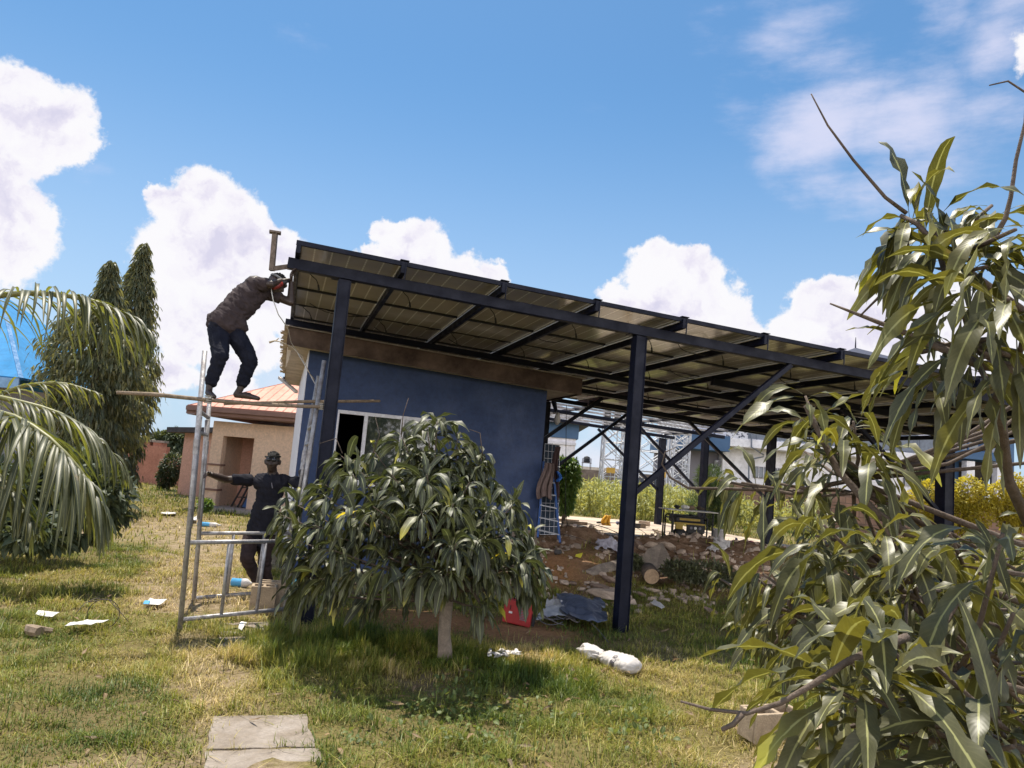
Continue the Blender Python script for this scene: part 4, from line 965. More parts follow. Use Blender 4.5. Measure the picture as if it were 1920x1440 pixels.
# --- mango tree close on the right, trunk outside the picture
rt0 = np.array([3.35, 2.9, 0.]); rt0[2] = float(zg(3.35, 2.9))
rtree = thing('mango_tree', rt0, 'large mango tree with big glossy leaves filling the right foreground', 'tree')
tr = MB(); tr.path([rt0+[0, 0, -.1], rt0+[0, 0, .3], rt0+[-.05, .02, .9], rt0+[-.12, -.05, 1.6], rt0+[.05, -.2, 2.3]], [.15, .12, .10, .08, .05], 16); tr.build('trunk', M_bark, rtree, smooth=True)
RT = [(1692, 408, 1.72, (-.8, 0, .35), .22, 9), (1665, 430, 1.78, (-1, .1, 0), .2, 7), (1740, 400, 1.7, (-.4, -.2, .8), .2, 8), (1800, 430, 1.65, (-.1, -.3, .8), .21, 9), (1850, 440, 1.6, (.1, -.3, .7), .21, 9), (1345, 900, 2.7, (-1, 0, .2), .2, 6), (1350, 1085, 2.7, (-1, 0, .3), .2, 8),
  # px, py, D, axis(x right, y away, z up), leaf length, count
 # upper clump
 (1860, 385, 1.75, (-.2, -.2, 1), .20, 10), (1725, 450, 1.75, (-.9, 0, .5), .20, 9), (1770, 480, 1.6, (-.5, -.4, .4), .2, 10), (1850, 500, 1.5, (-.2, -.5, .5), .21, 10), (1905, 430, 1.5, (.1, -.4, .8), .2, 10),
 (1700, 530, 1.9, (-.8, .2, 0), .17, 6), (1800, 570, 1.55, (-.3, -.4, .1), .2, 9), (1890, 560, 1.45, (0, -.4, .3), .22, 10), (1745, 640, 1.75, (-.8, -.1, .2), .21, 9), (1700, 655, 1.85, (-.9, 0, .3), .17, 6), (1790, 690, 1.7, (-.4, -.4, -.1), .2, 9), (1725, 690, 1.7, (-.6, -.3, .1), .19, 9),
 (1850, 650, 1.45, (0, -.5, 0), .22, 8), (1920, 620, 1.4, (0, -.4, 0), .22, 8), (1880, 730, 1.45, (-.3, -.3, -.2), .22, 5),
 # middle clump
 (1510, 742, 2.5, (-.2, -.1, 1), .26, 12), (1600, 790, 2.4, (.2, -.2, .8), .27, 11), (1570, 850, 2.4, (-.1, -.3, .5), .25, 11), (1655, 850, 2.3, (.3, -.2, .6), .25, 10), (1500, 840, 2.8, (-.5, .2, .5), .22, 8),
 (1390, 905, 2.6, (-1, 0, .3), .26, 10), (1450, 905, 2.6, (-.4, -.2, .4), .24, 8), (1540, 930, 2.5, (-.2, -.2, .4), .25, 9), (1640, 930, 2.4, (0, -.2, .4), .25, 9),
 (1545, 985, 2.1, (-.2, -.3, .9), .27, 12), (1660, 990, 2.0, (0, -.2, .9), .26, 11), (1430, 1075, 2.5, (-.7, -.1, .6), .25, 12), (1390, 1060, 2.6, (-.9, 0, .3), .23, 9), (1490, 1090, 2.4, (-.4, -.2, .6), .25, 11),
 (1880, 1000, 1.6, (-.1, -.2, .9), .26, 12), (1780, 1000, 1.9, (0, -.1, .9), .25, 11), (1720, 1060, 2.0, (0, -.3, .6), .24, 11), (1600, 1080, 2.2, (-.1, -.3, .5), .25, 11), (1820, 1090, 1.8, (0, -.3, .5), .25, 10),
 # lower near clump
 (1590, 1235, 1.45, (-.4, -.2, .8), .21, 13), (1650, 1195, 1.5, (.3, -.2, .8), .25, 9), (1720, 1220, 1.4, (.5, -.2, .5), .25, 7), (1560, 1290, 1.6, (-.2, -.2, .1), .18, 7), (1640, 1310, 1.5, (.2, -.1, 0), .22, 8),
 (1430, 1150, 2.7, (-.5, 0, .5), .17, 12), (1400, 1190, 2.8, (-.5, 0, .1), .16, 12), (1440, 1215, 2.8, (-.2, -.1, 0), .16, 11), (1470, 1180, 2.7, (0, -.1, .3), .17, 11),
 (1500, 1340, 1.9, (-.6, 0, .3), .18, 9), (1560, 1370, 1.7, (-.4, -.1, .2), .2, 9), (1650, 1390, 1.6, (-.1, -.2, .2), .22, 9), (1760, 1330, 1.45, (.1, -.2, .4), .24, 9), (1860, 1280, 1.4, (.1, -.2, .5), .24, 9), (1800, 1400, 1.4, (0, -.3, .2), .24, 9), (1900, 1400, 1.3, (0, -.3, .2), .24, 8),
 (1530, 1160, 2.3, (-.3, -.2, .4), .22, 9), (1620, 1140, 2.1, (0, -.2, .4), .22, 9), (1700, 1130, 1.9, (0, -.2, .4), .23, 9), (1900, 1150, 1.6, (0, -.2, .5), .24, 9)]
cls = []; cls_up = []; cls_low = []; tips = []
for (x, y, D, ax, L_, n_) in RT:
    q = P(x, y, D); (cls_up if y < 720 else cls_low if (y > 1160 and D < 1.8) else cls).append(cluster(q, ax, max(5, n_+(1 if y > 720 else -1) if x > 1450 else n_-2), L_*(1.2 if y < 720 else .92 if x < 1450 else 1.3 if y > 1160 else 1.1), 1.4)); tips.append(q)
for i in range(80):                                            # the darker depth of the crown
    x = rng.uniform(1500, 2300); y = rng.uniform(1000, 1480); D = rng.uniform(2.0, 3.4)
    if x < 1610 and y > 1220: continue
    if x > 1850 and y > 1180 and D < 2.4: D += .5
    q = P(x, y, D)
    if q[2] < .25: continue
    cls.append(cluster(q, (rng.normal(0, .5), rng.normal(-.2, .5), .6), 12, rng.uniform(.2, .26), 1.3)); tips.append(q)
for i in range(22):
    x = rng.uniform(2000, 2500); y = rng.uniform(330, 900); D = rng.uniform(1.7, 2.8); q = P(x, y, D)
    cls.append(cluster(q, (rng.normal(0, .5), rng.normal(-.2, .5), .6), 11, rng.uniform(.2, .26), 1.3)); tips.append(q)
Vv, Ff, Aa = merge([crown(cls, .150, .38, 10, .24), crown(cls_up, .145, .36, 10, .24), crown(cls_low, .155, .27, 12, .24)])
mesh_np('crown', Vv, Ff, M_mangon, rtree, attr=Aa)
br = MB()
hubs = [P(1930, 1080, 2.), P(1720, 1120, 2.2), P(1590, 1010, 2.45), P(1800, 1260, 1.75), P(1960, 640, 1.7), P(1810, 640, 1.72), P(1760, 470, 1.72), P(1600, 900, 2.5), P(1500, 1150, 2.5), P(1900, 1400, 1.6)]
for h_ in hubs:
    s = np.array([rt0[0]-.1, rt0[1], min(2.1, max(.5, h_[2]-.35))]); br.path([s, lerp(s, h_, .35)+[0, 0, -.07], lerp(s, h_, .7)+[0, .03, -.06], h_], [.022, .016, .012, .008], 8)
for q in tips:
    d_ = [np.linalg.norm(q-h_) for h_ in hubs]; h_ = hubs[int(np.argmin(d_))]; L_ = min(d_)
    br.path([h_, lerp(h_, q, .5)+[rng.normal(0, .03), rng.normal(0, .03), -.10*L_], q], [.007, .006, .004], 7)
def tw(pts, r0, r1):
    pts = [P(*p) for p in pts]; br.path(pts, list(np.linspace(r0, r1, len(pts))), 7)
tw([(1960, 650, 1.6), (1905, 690, 1.6), (1870, 745, 1.65), (1890, 900, 1.8), (1960, 1050, 2.)], .009, .014)
tw([(1905, 690, 1.6), (1840, 685, 1.65), (1780, 660, 1.7), (1700, 625, 1.75), (1610, 590, 1.8), (1556, 569, 1.82)], .014, .002)
tw([(1700, 400, 1.7), (1660, 370, 1.7), (1600, 300, 1.7), (1552, 235, 1.7), (1521, 176, 1.7)], .005, .0015)
tw([(1765, 470, 1.65), (1720, 420, 1.68), (1688, 404, 1.7)], .007, .005)
tw([(1765, 470, 1.65), (1695, 500, 1.7), (1660, 545, 1.7), (1612, 593, 1.72)], .007, .002)
tw([(1862, 450, 1.6), (1885, 410, 1.6), (1895, 370, 1.6), (1905, 300, 1.6), (1922, 230, 1.6), (1925, 175, 1.6), (1890, 152, 1.6), (1855, 160, 1.6)], .006, .0015)
tw([(1700, 1195, 1.5), (1640, 1218, 1.45), (1585, 1243, 1.42), (1530, 1280, 1.42), (1465, 1318, 1.44), (1400, 1338, 1.46), (1330, 1330, 1.48), (1276, 1315, 1.5)], .0085, .0022)
tw([(1392, 1338, 1.46), (1375, 1358, 1.46), (1353, 1368, 1.46)], .006, .004)
tw([(1720, 960, 2.3), (1640, 935, 2.45), (1570, 918, 2.55), (1480, 920, 2.6), (1380, 917, 2.6), (1290, 915, 2.6), (1256, 895, 2.6), (1241, 870, 2.6), (1247, 848, 2.6), (1268, 838, 2.6)], .009, .0012)
tw([(1510, 760, 2.45), (1530, 800, 2.45), (1570, 880, 2.4), (1640, 960, 2.3), (1760, 1040, 2.3)], .007, .014)
br.build('branch', M_bark, rtree, smooth=True)

# --- tall drooping evergreens
M_ash = leafmat('drooping_evergreen_leaf', (.075, .088, .050), (.16, .15, .07), (.22, .21, .10), .30, .45, trans_col=(2., 2., 1.2))
M_bark2 = mat('grey_bark', (.14, .11, .09), .9, 0, .4, 9)
def column_tree(x, ybot, ytop, D, wpx, label, n, L0, knots, top_spire=True):
    b0 = P(x, ybot, D); tp = P(x, ytop, D)
    gz = float(zg(b0[0], b0[1])); b0 = np.array([tp[0], D, gz]); Hh = tp[2]-gz
    t = thing('evergreen_tree', b0, label, 'tree', 'tall drooping evergreens')
    MB().path([b0, b0+[0, 0, Hh*.5], tp-[0, 0, .2]], [.13, .08, .01], 8).build('trunk', M_bark2, t, smooth=True)
    R = wpx/2*D/FPX; N = n; h = rng.random(N)**.8; rad = np.interp(h, [k[0] for k in knots], [k[1] for k in knots])*R
    th = rng.uniform(0, 6.283, N); lump = .80+.22*np.sin(th*3+h*14)+.22*(vnoise(th*3, h*9, 1, 40)-.5)+.12*np.sin(h*60+th*2)
    keep = rng.random(N) < np.interp(h, [0, .6, .8, 1], [1, 1, .6, .35]); h, rad, th, lump = h[keep], rad[keep], th[keep], lump[keep]; N = len(h)
    rr = rad*lump*(rng.uniform(.60, 1.05, N)**.5)*np.where(rng.random(N) > .88, rng.uniform(1., 1.28, N), 1.)
    base = np.stack([b0[0]+np.cos(th)*rr, b0[1]+np.sin(th)*rr, gz+h*Hh], 1)
    d = np.stack([np.cos(th)*.6+rng.normal(0, .3, N), np.sin(th)*.6+rng.normal(0, .3, N), -.7+rng.normal(0, .4, N)], 1)
    L_ = rng.uniform(.6, 1.3, N)*L0; tone = np.clip(vnoise(th*2, h*7, 1, 41)*.7+rng.random(N)*.35, 0, 1)
    Vv, Ff, Aa = leaves(base, d, L_, L_*.17, droop=.35, nseg=4, fold=.2, rnd=tone, prof=np.array([.1, 1, .9, .5, .05]))
    parts = [(Vv, Ff, Aa)]
    for i in range(150):                                          # drooping sprays at the outline and the spire
        hh = 1-.62*(i/150)**1.3; a = rng.uniform(0, 6.28); rr_ = np.interp(hh, [k[0] for k in knots], [k[1] for k in knots])*R*rng.uniform(.9, 1.25)+.12
        q = np.array([b0[0]+math.cos(a)*rr_*.4, b0[1]+math.sin(a)*rr_*.4, gz+Hh*hh+.05]); e = np.array([b0[0]+math.cos(a)*rr_, b0[1]+math.sin(a)*rr_, gz+Hh*hh-.02])
        m_ = 16; s = np.linspace(0, 1, m_)[:, None]; pts = q+(e-q)*s; pts[:, 2] += -.25*(s[:, 0]**2)*.6
        dd_ = np.stack([rng.normal(0, .5, m_)+math.cos(a)*.3, rng.normal(0, .5, m_), np.full(m_, -1.)], 1)
        parts.append(leaves(pts, dd_, np.full(m_, L0*.75), np.full(m_, L0*.13), droop=.2, nseg=4, prof=np.array([.1, 1, .9, .5, .05])))
    Vv, Ff, Aa = merge(parts); mesh_np('crown', Vv, Ff, M_ash, t, attr=Aa)
    return t
column_tree(272, 900, 458, 19., 108, 'taller evergreen with a pointed leafy spire and drooping leaves', 11000, .24, [(0, .3), (.08, .6), (.25, 1.), (.55, .95), (.70, .62), (.84, .42), (.92, .20), (1, .03)])
column_tree(210, 930, 492, 17., 180, 'broader and lower of the two drooping evergreens, nearer the blue roof', 15000, .24, [(0, .45), (.1, .75), (.3, .98), (.6, 1.), (.70, .9), (.78, .66), (.84, .30), (.92, .12), (1, .03)])

# --- coconut palm at the left edge
M_palm = leafmat('palm_leaflet', (.070, .076, .038), (.125, .132, .045), (.26, .25, .13), .30, .45, trans_col=(2.4, 2.4, .9), dry=(.30, .24, .10))
pb = np.array([-3.75, 3.9, 0.]); pb[2] = float(zg(pb[0], pb[1]))
pm = thing('palm_tree', pb, 'young palm at the left edge with long arching feathery fronds', 'palm')
MB().path([pb+[0, 0, -.1], pb+[0, 0, .5], pb+[.03, 0, 1.2], pb+[.06, 0, 1.75]], [.2, .16, .13, .09], 14).build('trunk', M_bark2, pm, smooth=True)
PPROF = np.array([.35, .9, 1., .9, .7, .4, .04])
def frond(pts, n, L0, W0, sweep=.5, down=.7, both=True, lift=.1, fall=.32, pl=(1, 1), tone=None):
    pts = [np.array(p) for p in pts]; tt = np.linspace(0, 1, len(pts)); f = lambda s: np.stack([np.interp(s, tt, [p[i] for p in pts]) for i in range(3)], -1)
    # smooth the polyline
    s = np.linspace(0, 1, 40); C = f(s)
    for _ in range(12): C[1:-1] = (C[:-2]+C[2:]+2*C[1:-1])/4
    g = lambda q: np.stack([np.interp(q, s, C[:, i]) for i in range(3)], -1)
    MBp = MB().path(list(C[::3])+[C[-1]], list(np.linspace(.020, .003, len(C[::3])+1)), 7)
    fr = MBp.build('frond_stem', mat('palm_stem', (.22, .21, .08), .5), None, smooth=True)
    q = np.linspace(.10, .985, n); q = np.repeat(q, 2); base = g(q); tan = nrm(g(np.minimum(q+.02, 1))-g(np.maximum(q-.02, 0)))
    side = nrm(np.cross(tan, [0, 0, 1.])); sg = np.tile([1., -1.], n)[:, None]
    d = tan*(sweep+.5*q[:, None])+side*sg*.9+np.array([0, 0, -1.])*down*.5+np.array([0, 0, lift])+rng.normal(0, .2, (2*n, 3))+np.array([0, 0, 1.])*((sg > 0)*.35)
    Ls = L0*np.clip(np.sin(np.pi*np.clip(q*.86+.12, 0, 1))**.7, .15, 1)*rng.uniform(.88, 1.06, 2*n); Ls *= rng.uniform(.7, 1.08, 2*n); Ls *= np.where(sg[:, 0] > 0, pl[0], pl[1])
    rn = rng.random(2*n)*.8 if tone is None else np.clip(tone+rng.normal(0, .08, 2*n), 0, 1)
    Vv, Ff, Aa = leaves(base, d, Ls, Ls*0+W0, droop=rng.uniform(.5, 1.6, 2*n)*fall, fold=.45, nseg=9, prof=PPROF, wave=.006, rnd=rn, twist=.12)
    o = mesh_np('frond', Vv, Ff, M_palm, pm, attr=Aa)
    fr.data.transform(Matrix.Translation(-ROOT[pm])); fr.parent = o; ROOT[fr] = ROOT[pm]
    return o
hub = pb+[.06, 0, 1.8]
frond([hub, P(-60, 560, 3.6), P(60, 545, 3.5), P(170, 560, 3.5), P(240, 590, 3.55), P(285, 632, 3.6)], 52, .46, .021, .55, .7)
frond([hub+[0, -.1, -.3], P(-130, 775, 3.1), P(0, 765, 3.0), P(90, 815, 2.95), P(160, 890, 2.95), P(205, 975, 3.0)], 76, .54, .024, .5, .8, fall=.34)
frond([hub+[0, .1, -.2], P(-120, 720, 3.9), P(0, 745, 3.9), P(110, 770, 3.95), P(190, 820, 4.0), P(245, 900, 4.1)], 46, .46, .020, .6, .8)
frond([hub+[0, .3, -.2], P(-90, 790, 4.3), P(30, 722, 4.3), P(120, 716, 4.35), P(190, 740, 4.4)], 30, .32, .016, .9, .5, tone=.9)
#frond([hub, P(-160, 560, 3.9), P(-60, 500, 4.1), P(20, 505, 4.2), P(110, 530, 4.3)], 34, .42, .026, .6, .6)
frond([hub+[0, 0, -.2], P(-160, 820, 3.3), P(-60, 840, 3.2), P(10, 900, 3.2), P(70, 990, 3.2)], 40, .45, .026, .5, .8)
frond([hub, pb+[-.5, .3, 2.3], pb+[-1.2, .6, 2.2], pb+[-1.8, .9, 1.6]], 36, .5, .03); frond([hub, pb+[-.2, -.6, 2.2], pb+[-.4, -1.2, 2.], pb+[-.6, -1.7, 1.4]], 36, .5, .03); frond([hub, pb+[-.3, .7, 2.3], pb+[-.6, 1.5, 2.1], pb+[-.9, 2., 1.5]], 36, .5, .03)

# --- generic leafy masses: leaf-sized faces through lumpy volumes
def leafy(name, lumps, n, L0, m, label, cat, parent_pt, trunk=None, group=None, up=0., wr=.4, droop=.15, prof=np.array([.2, 1, .8, .05]), kind=None, stem=True):
    t = thing(name, parent_pt, label, cat, group) if kind is None else None
    vol = np.array([l[1][0]*l[1][1]*l[1][2] for l in lumps])**.67; pick = rng.choice(len(lumps), n, p=vol/vol.sum())
    c = np.array([l[0] for l in lumps])[pick]; r = np.array([l[1] for l in lumps])[pick]
    d = nrm(rng.normal(0, 1, (n, 3))); rad = rng.uniform(.35, 1, n)**.45; rad *= .8+.4*vnoise(d[:, 0]*4+pick, d[:, 2]*4+d[:, 1]*2, 1, 50)
    base = c+d*r*rad[:, None]; gzz = zg(base[:, 0], base[:, 1]); base[:, 2] = np.maximum(base[:, 2], gzz+.02)
    dr = nrm(d+rng.normal(0, .6, (n, 3))+[0, 0, up]); L_ = rng.uniform(.6, 1.3, n)*L0
    tone = np.clip(vnoise(base[:, 0], base[:, 2]*1.3+base[:, 1], max(.1, L0*3), 51)*.7+rng.random(n)*.3, 0, 1)
    Vv, Ff, Aa = leaves(base, dr, L_, L_*wr, droop=droop, nseg=3, fold=.2, prof=prof, rnd=tone)
    if kind: o = mesh_np(name, Vv, Ff, m, attr=Aa); tag(o, label, cat, kind=kind); return o
    mesh_np('foliage', Vv, Ff, m, t, attr=Aa)
    if stem:
        sb = MB(); base0 = np.array(parent_pt, float)
        for l in lumps[:6]: sb.path([base0, (base0+np.array(l[0]))/2+[.02, 0, 0], np.array(l[0])], [.05, .035, .015], 6)
        sb.build('stem', M_bark2, t, smooth=True)
    return t
M_bush = leafmat('bush_leaf', (.06, .12, .03), (.12, .19, .05), (.2, .25, .1), .35, .4)
M_con = leafmat('conifer_leaf', (.045, .075, .028), (.08, .12, .04), (.1, .15, .06), .2, .6)
M_yel = leafmat('golden_hedge_leaf', (.30, .25, .03), (.38, .32, .05), (.45, .4, .1), .4, .4)
M_far = leafmat('far_tree_leaf', (.05, .07, .04), (.08, .1, .05), (.1, .1, .05), .2, .6)
def gp0(x, D): q = P(x, 900, D); return np.array([q[0], D, float(zg(q[0], D))])
def lump(x, y, D, rx, rz=None, ry=None): q = P(x, y, D); s = D/FPX; return (q, (rx*s, (ry or rx)*s, (rz or rx)*s))
leafy('leafy_bush', [lump(1064, 900, 20, 20, 34), lump(1058, 935, 20, 18, 28), lump(1070, 880, 20, 14, 18), lump(1054, 885, 20, 16, 24)], 4200, .15, M_bush, 'bright green leafy bush just right of the shed and ladder', 'bush', gp0(1062, 20), wr=.28, droop=.3)
leafy('conifer', [lump(1332, 905, 24, 24, 30), lump(1318, 890, 24, 10, 16), lump(1322, 957, 24, 34, 32), lump(1355, 945, 24, 30, 36), lump(1340, 925, 24, 22, 16)], 9000, .17, M_con, 'feathery dark conifer behind a canopy post, left of the block wall', 'conifer', gp0(1332, 24), up=.7, wr=.07, droop=.05)
leafy('conifer', [lump(1748, 910, 24, 30, 36), lump(1745, 885, 24, 18, 22)], 4500, .2, M_con, 'pale feathery conifer tip rising behind the golden hedge', 'conifer', gp0(1748, 24), up=.8, wr=.06, droop=.05)
for (xx, yy, lab) in ((1745, 938, 'golden leaved hedge shrub left of the far right canopy post'), (1815, 930, 'golden leaved hedge shrub just right of the far right canopy post'), (1900, 925, 'golden leaved hedge shrub at the right edge of the photograph')):
    leafy('golden_shrub', [lump(xx+a_, yy+b_, 21, 26, 26) for a_, b_ in ((-28, 8), (0, -10), (26, 6), (-10, 30), (18, 34), (0, 50))], 5200, .09, M_yel, lab, 'shrub', gp0(xx, 21), group='golden hedge shrubs', wr=.5)
leafy('round_shrub', [lump(322, 878, 30, 20, 26), lump(312, 895, 30, 16, 20)], 2400, .13, M_far, 'dull green shrub against the reddish boundary wall', 'shrub', gp0(318, 30))
leafy('far_tree', [lump(306, 826, 60, 18, 10), lump(325, 822, 60, 18, 12), lump(343, 828, 60, 12, 9), lump(330, 835, 60, 22, 9)], 2600, .5, M_far, 'distant round tree above the reddish boundary wall', 'tree', gp0(325, 60))
leafy('low_shrub', [lump(385, 947, 19, 12, 9)], 500, .1, M_bush, 'small green weed clump at the foot of the beige house corner', 'shrub', gp0(385, 19), stem=False)
leafy('dark_shrubbery', [lump(20+i*42, 920+rng.uniform(-25, 30), 9.5+rng.uniform(-.8, 1.5), 48, 60) for i in range(-3, 5)]+[lump(60, 1000, 8.5, 60, 30), lump(-40, 960, 8.5, 60, 60), lump(150, 985, 9, 40, 30)], 9000, .15, M_far, 'dark tangled undergrowth behind the palm fronds', 'undergrowth', (0, 0, 0), kind='stuff')
# lattice of weeds on the rubble
for (xx, yy, D, w_, lab) in ((1276, 1070, 12.5, 34, 'dark weed clump on the rubble right of the cut log'), (1330, 1075, 12., 45, 'dark weed clump left of the near mango leaves'), (1180, 1050, 13, 20, 'low dark weed clump behind the tall navy post')):
    q = G(xx, yy+15, .3)
    leafy('weed_clump', [lump(xx, yy, q[1], w_, w_*.45), lump(xx+w_*.7, yy+8, q[1]-.3, w_*.6, w_*.35)], 1500, .07, M_mango, lab, 'weeds', (q[0], q[1], .3), stem=False, wr=.4)
# broad-leaved weeds in the front grass
M_weed = leafmat('weed_leaf', (.10, .14, .035), (.14, .17, .05), (.22, .22, .1), .3, .55)
q = leafy('broad_weeds', [((rng.uniform(-.7, 1.2), rng.uniform(4.6, 6.6), .05), (.25, .2, .06)) for i in range(16)], 700, .045, M_weed, 'small broad leaved weeds in the grass before the middle mango', 'weeds', (0, 0, 0), kind='stuff', wr=.6)
# --- maize field
def maize():
    n = 1500; x = rng.uniform(2.5, 15, n); y = rng.uniform(26, 41, n); z = zg(x, y); B, Dd, LL = [], [], []
    px_ = x/y; k = (px_ > .04) & (px_ < .42); x, y, z = x[k], y[k], z[k]; n = len(x)
    h = rng.uniform(.6, 1.2, n)*(.85+.3*vnoise(x, y, 3, 60))
    for j in range(9):
        f = (j+.5)/9; th = rng.uniform(0, 6.28, n); B.append(np.stack([x, y, z+h*f*.95], 1)); Dd.append(np.stack([np.cos(th)*.7, np.sin(th)*.7, np.full(n, .9)], 1)); LL.append(np.full(n, .55)*rng.uniform(.6, 1.1, n))
    B.append(np.stack([x, y, z], 1)); Dd.append(np.stack([x*0, x*0, x*0+1.], 1)); LL.append(h*1.15)
    B, Dd, LL = map(np.concatenate, (B, Dd, LL)); Wd = np.where(np.arange(len(B)) < 9*n, .05, .035)
    dr = np.where(np.arange(len(B)) < 9*n, .55, 0.); tone = np.clip(vnoise(B[:, 0], B[:, 1], 1.5, 61)*.6+.5*(1.3-(B[:, 2]-zg(B[:, 0], B[:, 1])))*.6+rng.normal(0, .12, len(B)), 0, .95)
    return leaves(B, Dd, LL, Wd, droop=dr, nseg=4, fold=.3, prof=np.array([.5, 1, .9, .6, .05]), rnd=tone)
Vv, Ff, Aa = maize()
o = mesh_np('maize_field', Vv, Ff, leafmat('maize_leaf', (.30, .32, .11), (.38, .38, .15), (.5, .48, .25), .35, .5, trans_col=(1.5, 1.4, .7), dry=(.5, .40, .18)), attr=Aa)
tag(o, 'yellow green maize crop standing beyond the slab', 'maize', kind='stuff')
# unseen tree added behind the camera to give the shed window a reflection
leafy('reflection_tree', [((5.6+a_, -7.5+b_, 3.2+c_), (1.3, 1.3, 1.2)) for a_, b_, c_ in ((0, 0, 0), (1., .4, -.6), (-1., .2, -.4), (.2, -.3, 1.1), (2.2, 0, -1.2))], 3500, .28, M_ash, 'unseen leafy tree added behind the camera for the reflection in the shed window', 'tree', (5.6, -7.5, 0.))
# ------------------------------------------------------------------ people
M_skin = mat('dark_brown_skin', (.045, .027, .020), .48, 0, .3, 18, bump=.15, bscale=120, spec=.45)
M_hair = mat('black_hair', (.010, .009, .009), .9, 0, .4, 60, bump=1., bscale=160)
M_tee = mat('dark_navy_shirt', (.016, .016, .024), .9, 0, .35, 7, bump=.6, bscale=14, spec=.2)
M_tee2 = mat('dusty_brown_shirt', (.055, .040, .042), .9, 0, .45, 6, bump=.6, bscale=14, spec=.2)
M_trou = mat('dark_brown_trousers', (.045, .030, .030), .9, 0, .35, 8, bump=.5, bscale=16, spec=.2)
M_track = mat('navy_track_pants', (.006, .007, .017), .85, 0, .3, 8, bump=.5, bscale=16, spec=.3)
M_lens = mat('dark_goggle_lens', (.01, .01, .015), .12)
def unit(v): v = np.array(v, float); return v/np.linalg.norm(v)
def hand(wr, fwd, palm_n, curl, s=1., thumb=1):
    """palm, four bent fingers and a thumb as tapered limbs; curl in radians per joint"""
    f = unit(fwd); nrm_ = unit(np.array(palm_n, float)-f*(np.array(palm_n) @ f)); sd = np.cross(f, nrm_)
    c = []; pe = wr+f*.085*s
    for k in (-1.5, -.5, .5, 1.5):
        c.append((wr+f*.012*s+sd*k*.010*s, pe+sd*k*.019*s, .015*s, .0125*s))
        p = pe+sd*k*.020*s; d = f.copy(); ln = (.040-.004*abs(k+.3))*s
        for j in range(3):
            cu = curl*(.7+.25*j); d = unit(d*math.cos(cu)+nrm_*math.sin(cu)); q = p+d*ln*(1-.2*j); c.append((p, q, (.0105-.001*j)*s, (.0095-.001*j)*s)); p = q
    p = wr+f*.025*s+sd*thumb*.026*s; d = unit(f*.6+sd*thumb*.8+nrm_*.3)
    for j in range(2):
        q = p+d*.036*s; c.append((p, q, .0125*s, .010*s)); p = q; d = unit(d*.6+nrm_*.7+f*.3)
    return c
def head(c, up, fwd, r=.098, look=True):
    up = unit(up); fwd = unit(np.array(fwd, float)-up*(np.array(fwd) @ up)); sd = np.cross(fwd, up)
    h = [(c+up*.026-fwd*.012, c+up*.022+fwd*.012, r*.90, r*.86), (c-up*.035+fwd*.018, c-up*.075+fwd*.035, r*.66, r*.46), (c-up*.01+fwd*.04, c-up*.03+fwd*.04, r*.62, r*.58),
         (c+up*.022+fwd*.080, c-up*.022+fwd*.102, .010, .017), (c-up*.024+fwd*.092+sd*.014, c-up*.024+fwd*.092-sd*.014, .012, .012),
         (c-up*.050+fwd*.085-sd*.018, c-up*.050+fwd*.085+sd*.018, .011, .011), (c-up*.062+fwd*.080-sd*.014, c-up*.062+fwd*.080+sd*.014, .011, .011),
         (c+up*.038+fwd*.082-sd*.04, c+up*.038+fwd*.082+sd*.04, .014, .014)]
    for s in (-1, 1): h.append((c+sd*s*.086+up*.018-fwd*.01, c+sd*s*.088-up*.018-fwd*.006, .018, .012)); h.append((c+sd*s*.052+fwd*.055-up*.012, c+sd*s*.05+fwd*.05-up*.02, .026, .022))
    return h
def hairball(c, up, fwd, m, parent, r=.098, tight=True):
    up = unit(up); fwd = unit(fwd); caps = [(c+up*.052-fwd*.022, c+up*.050+fwd*.022, r*.80, r*.72), (c+up*.03-fwd*.045, c+up*.0-fwd*.045, r*.66, r*.6)]
    for i in range(46):
        d = unit(rng.normal(0, 1, 3)+up*1.1-fwd*.25)
        if d @ up < .25: continue
        q = c+up*.040+d*r*.80; caps.append((q, q+d*.016, .014, .011))
    return blob('hair', caps, m, parent, .007, 2)
def folds(me):
    n = len(me.vertices); co = np.zeros(n*3); me.vertices.foreach_get('co', co); co = co.reshape(-1, 3); no = np.zeros(n*3); me.vertices.foreach_get('normal', no); no = no.reshape(-1, 3)
    a = vnoise(co[:, 0]*2.2+co[:, 2]*.9, co[:, 2]*1.4-co[:, 1]*1.5+co[:, 0]*.7, .10, 95); b = vnoise(co[:, 0]+co[:, 1], co[:, 2]*2.2+co[:, 0], .06, 96)
    d = (.5-np.abs(a-.5)*2)*.016+(.5-np.abs(b-.5)*2)*.007
    me.vertices.foreach_set('co', (co+no*d[:, None]).ravel())
# --- worker standing behind the scaffold with spread arms
D = 9.5
f0 = P(490, 1106, D+.1); gzf = float(zg(f0[0], f0[1]))
mn = thing('person', (f0[0], f0[1], gzf), 'man in dark shirt and goggles standing with both arms spread to grip the scaffold tubes', 'person')
hd = P(511, 867, D-.02); nk = P(511, 893, D+.02); fw = unit([.10, -1, .12])
shl, shr = P(466, 899, D), P(553, 902, D)
RLp, RRp = legs['RL'], legs['RR']
gl_ = atz(*RLp, P(378, 886, RLp[0][1])[2]); gr_ = atz(*RRp, P(588, 884, RRp[0][1])[2])
ell, elr = P(423, 899, D-.22), P(575, 905, D+.0)+[.02, -.12, -.05]
wl_ = lerp(gl_, ell, .22)+[0, .02, 0]; wr_ = lerp(gr_, elr, .3)+[.0, -.03, 0]
wl_ = gl_+unit(ell-gl_)*.085+[0, .03, 0]; wr_ = gr_+unit(elr-gr_)*.085+[0, -.05, 0]
hip = P(487, 1000, D+.03); ch = P(505, 935, D+.02)
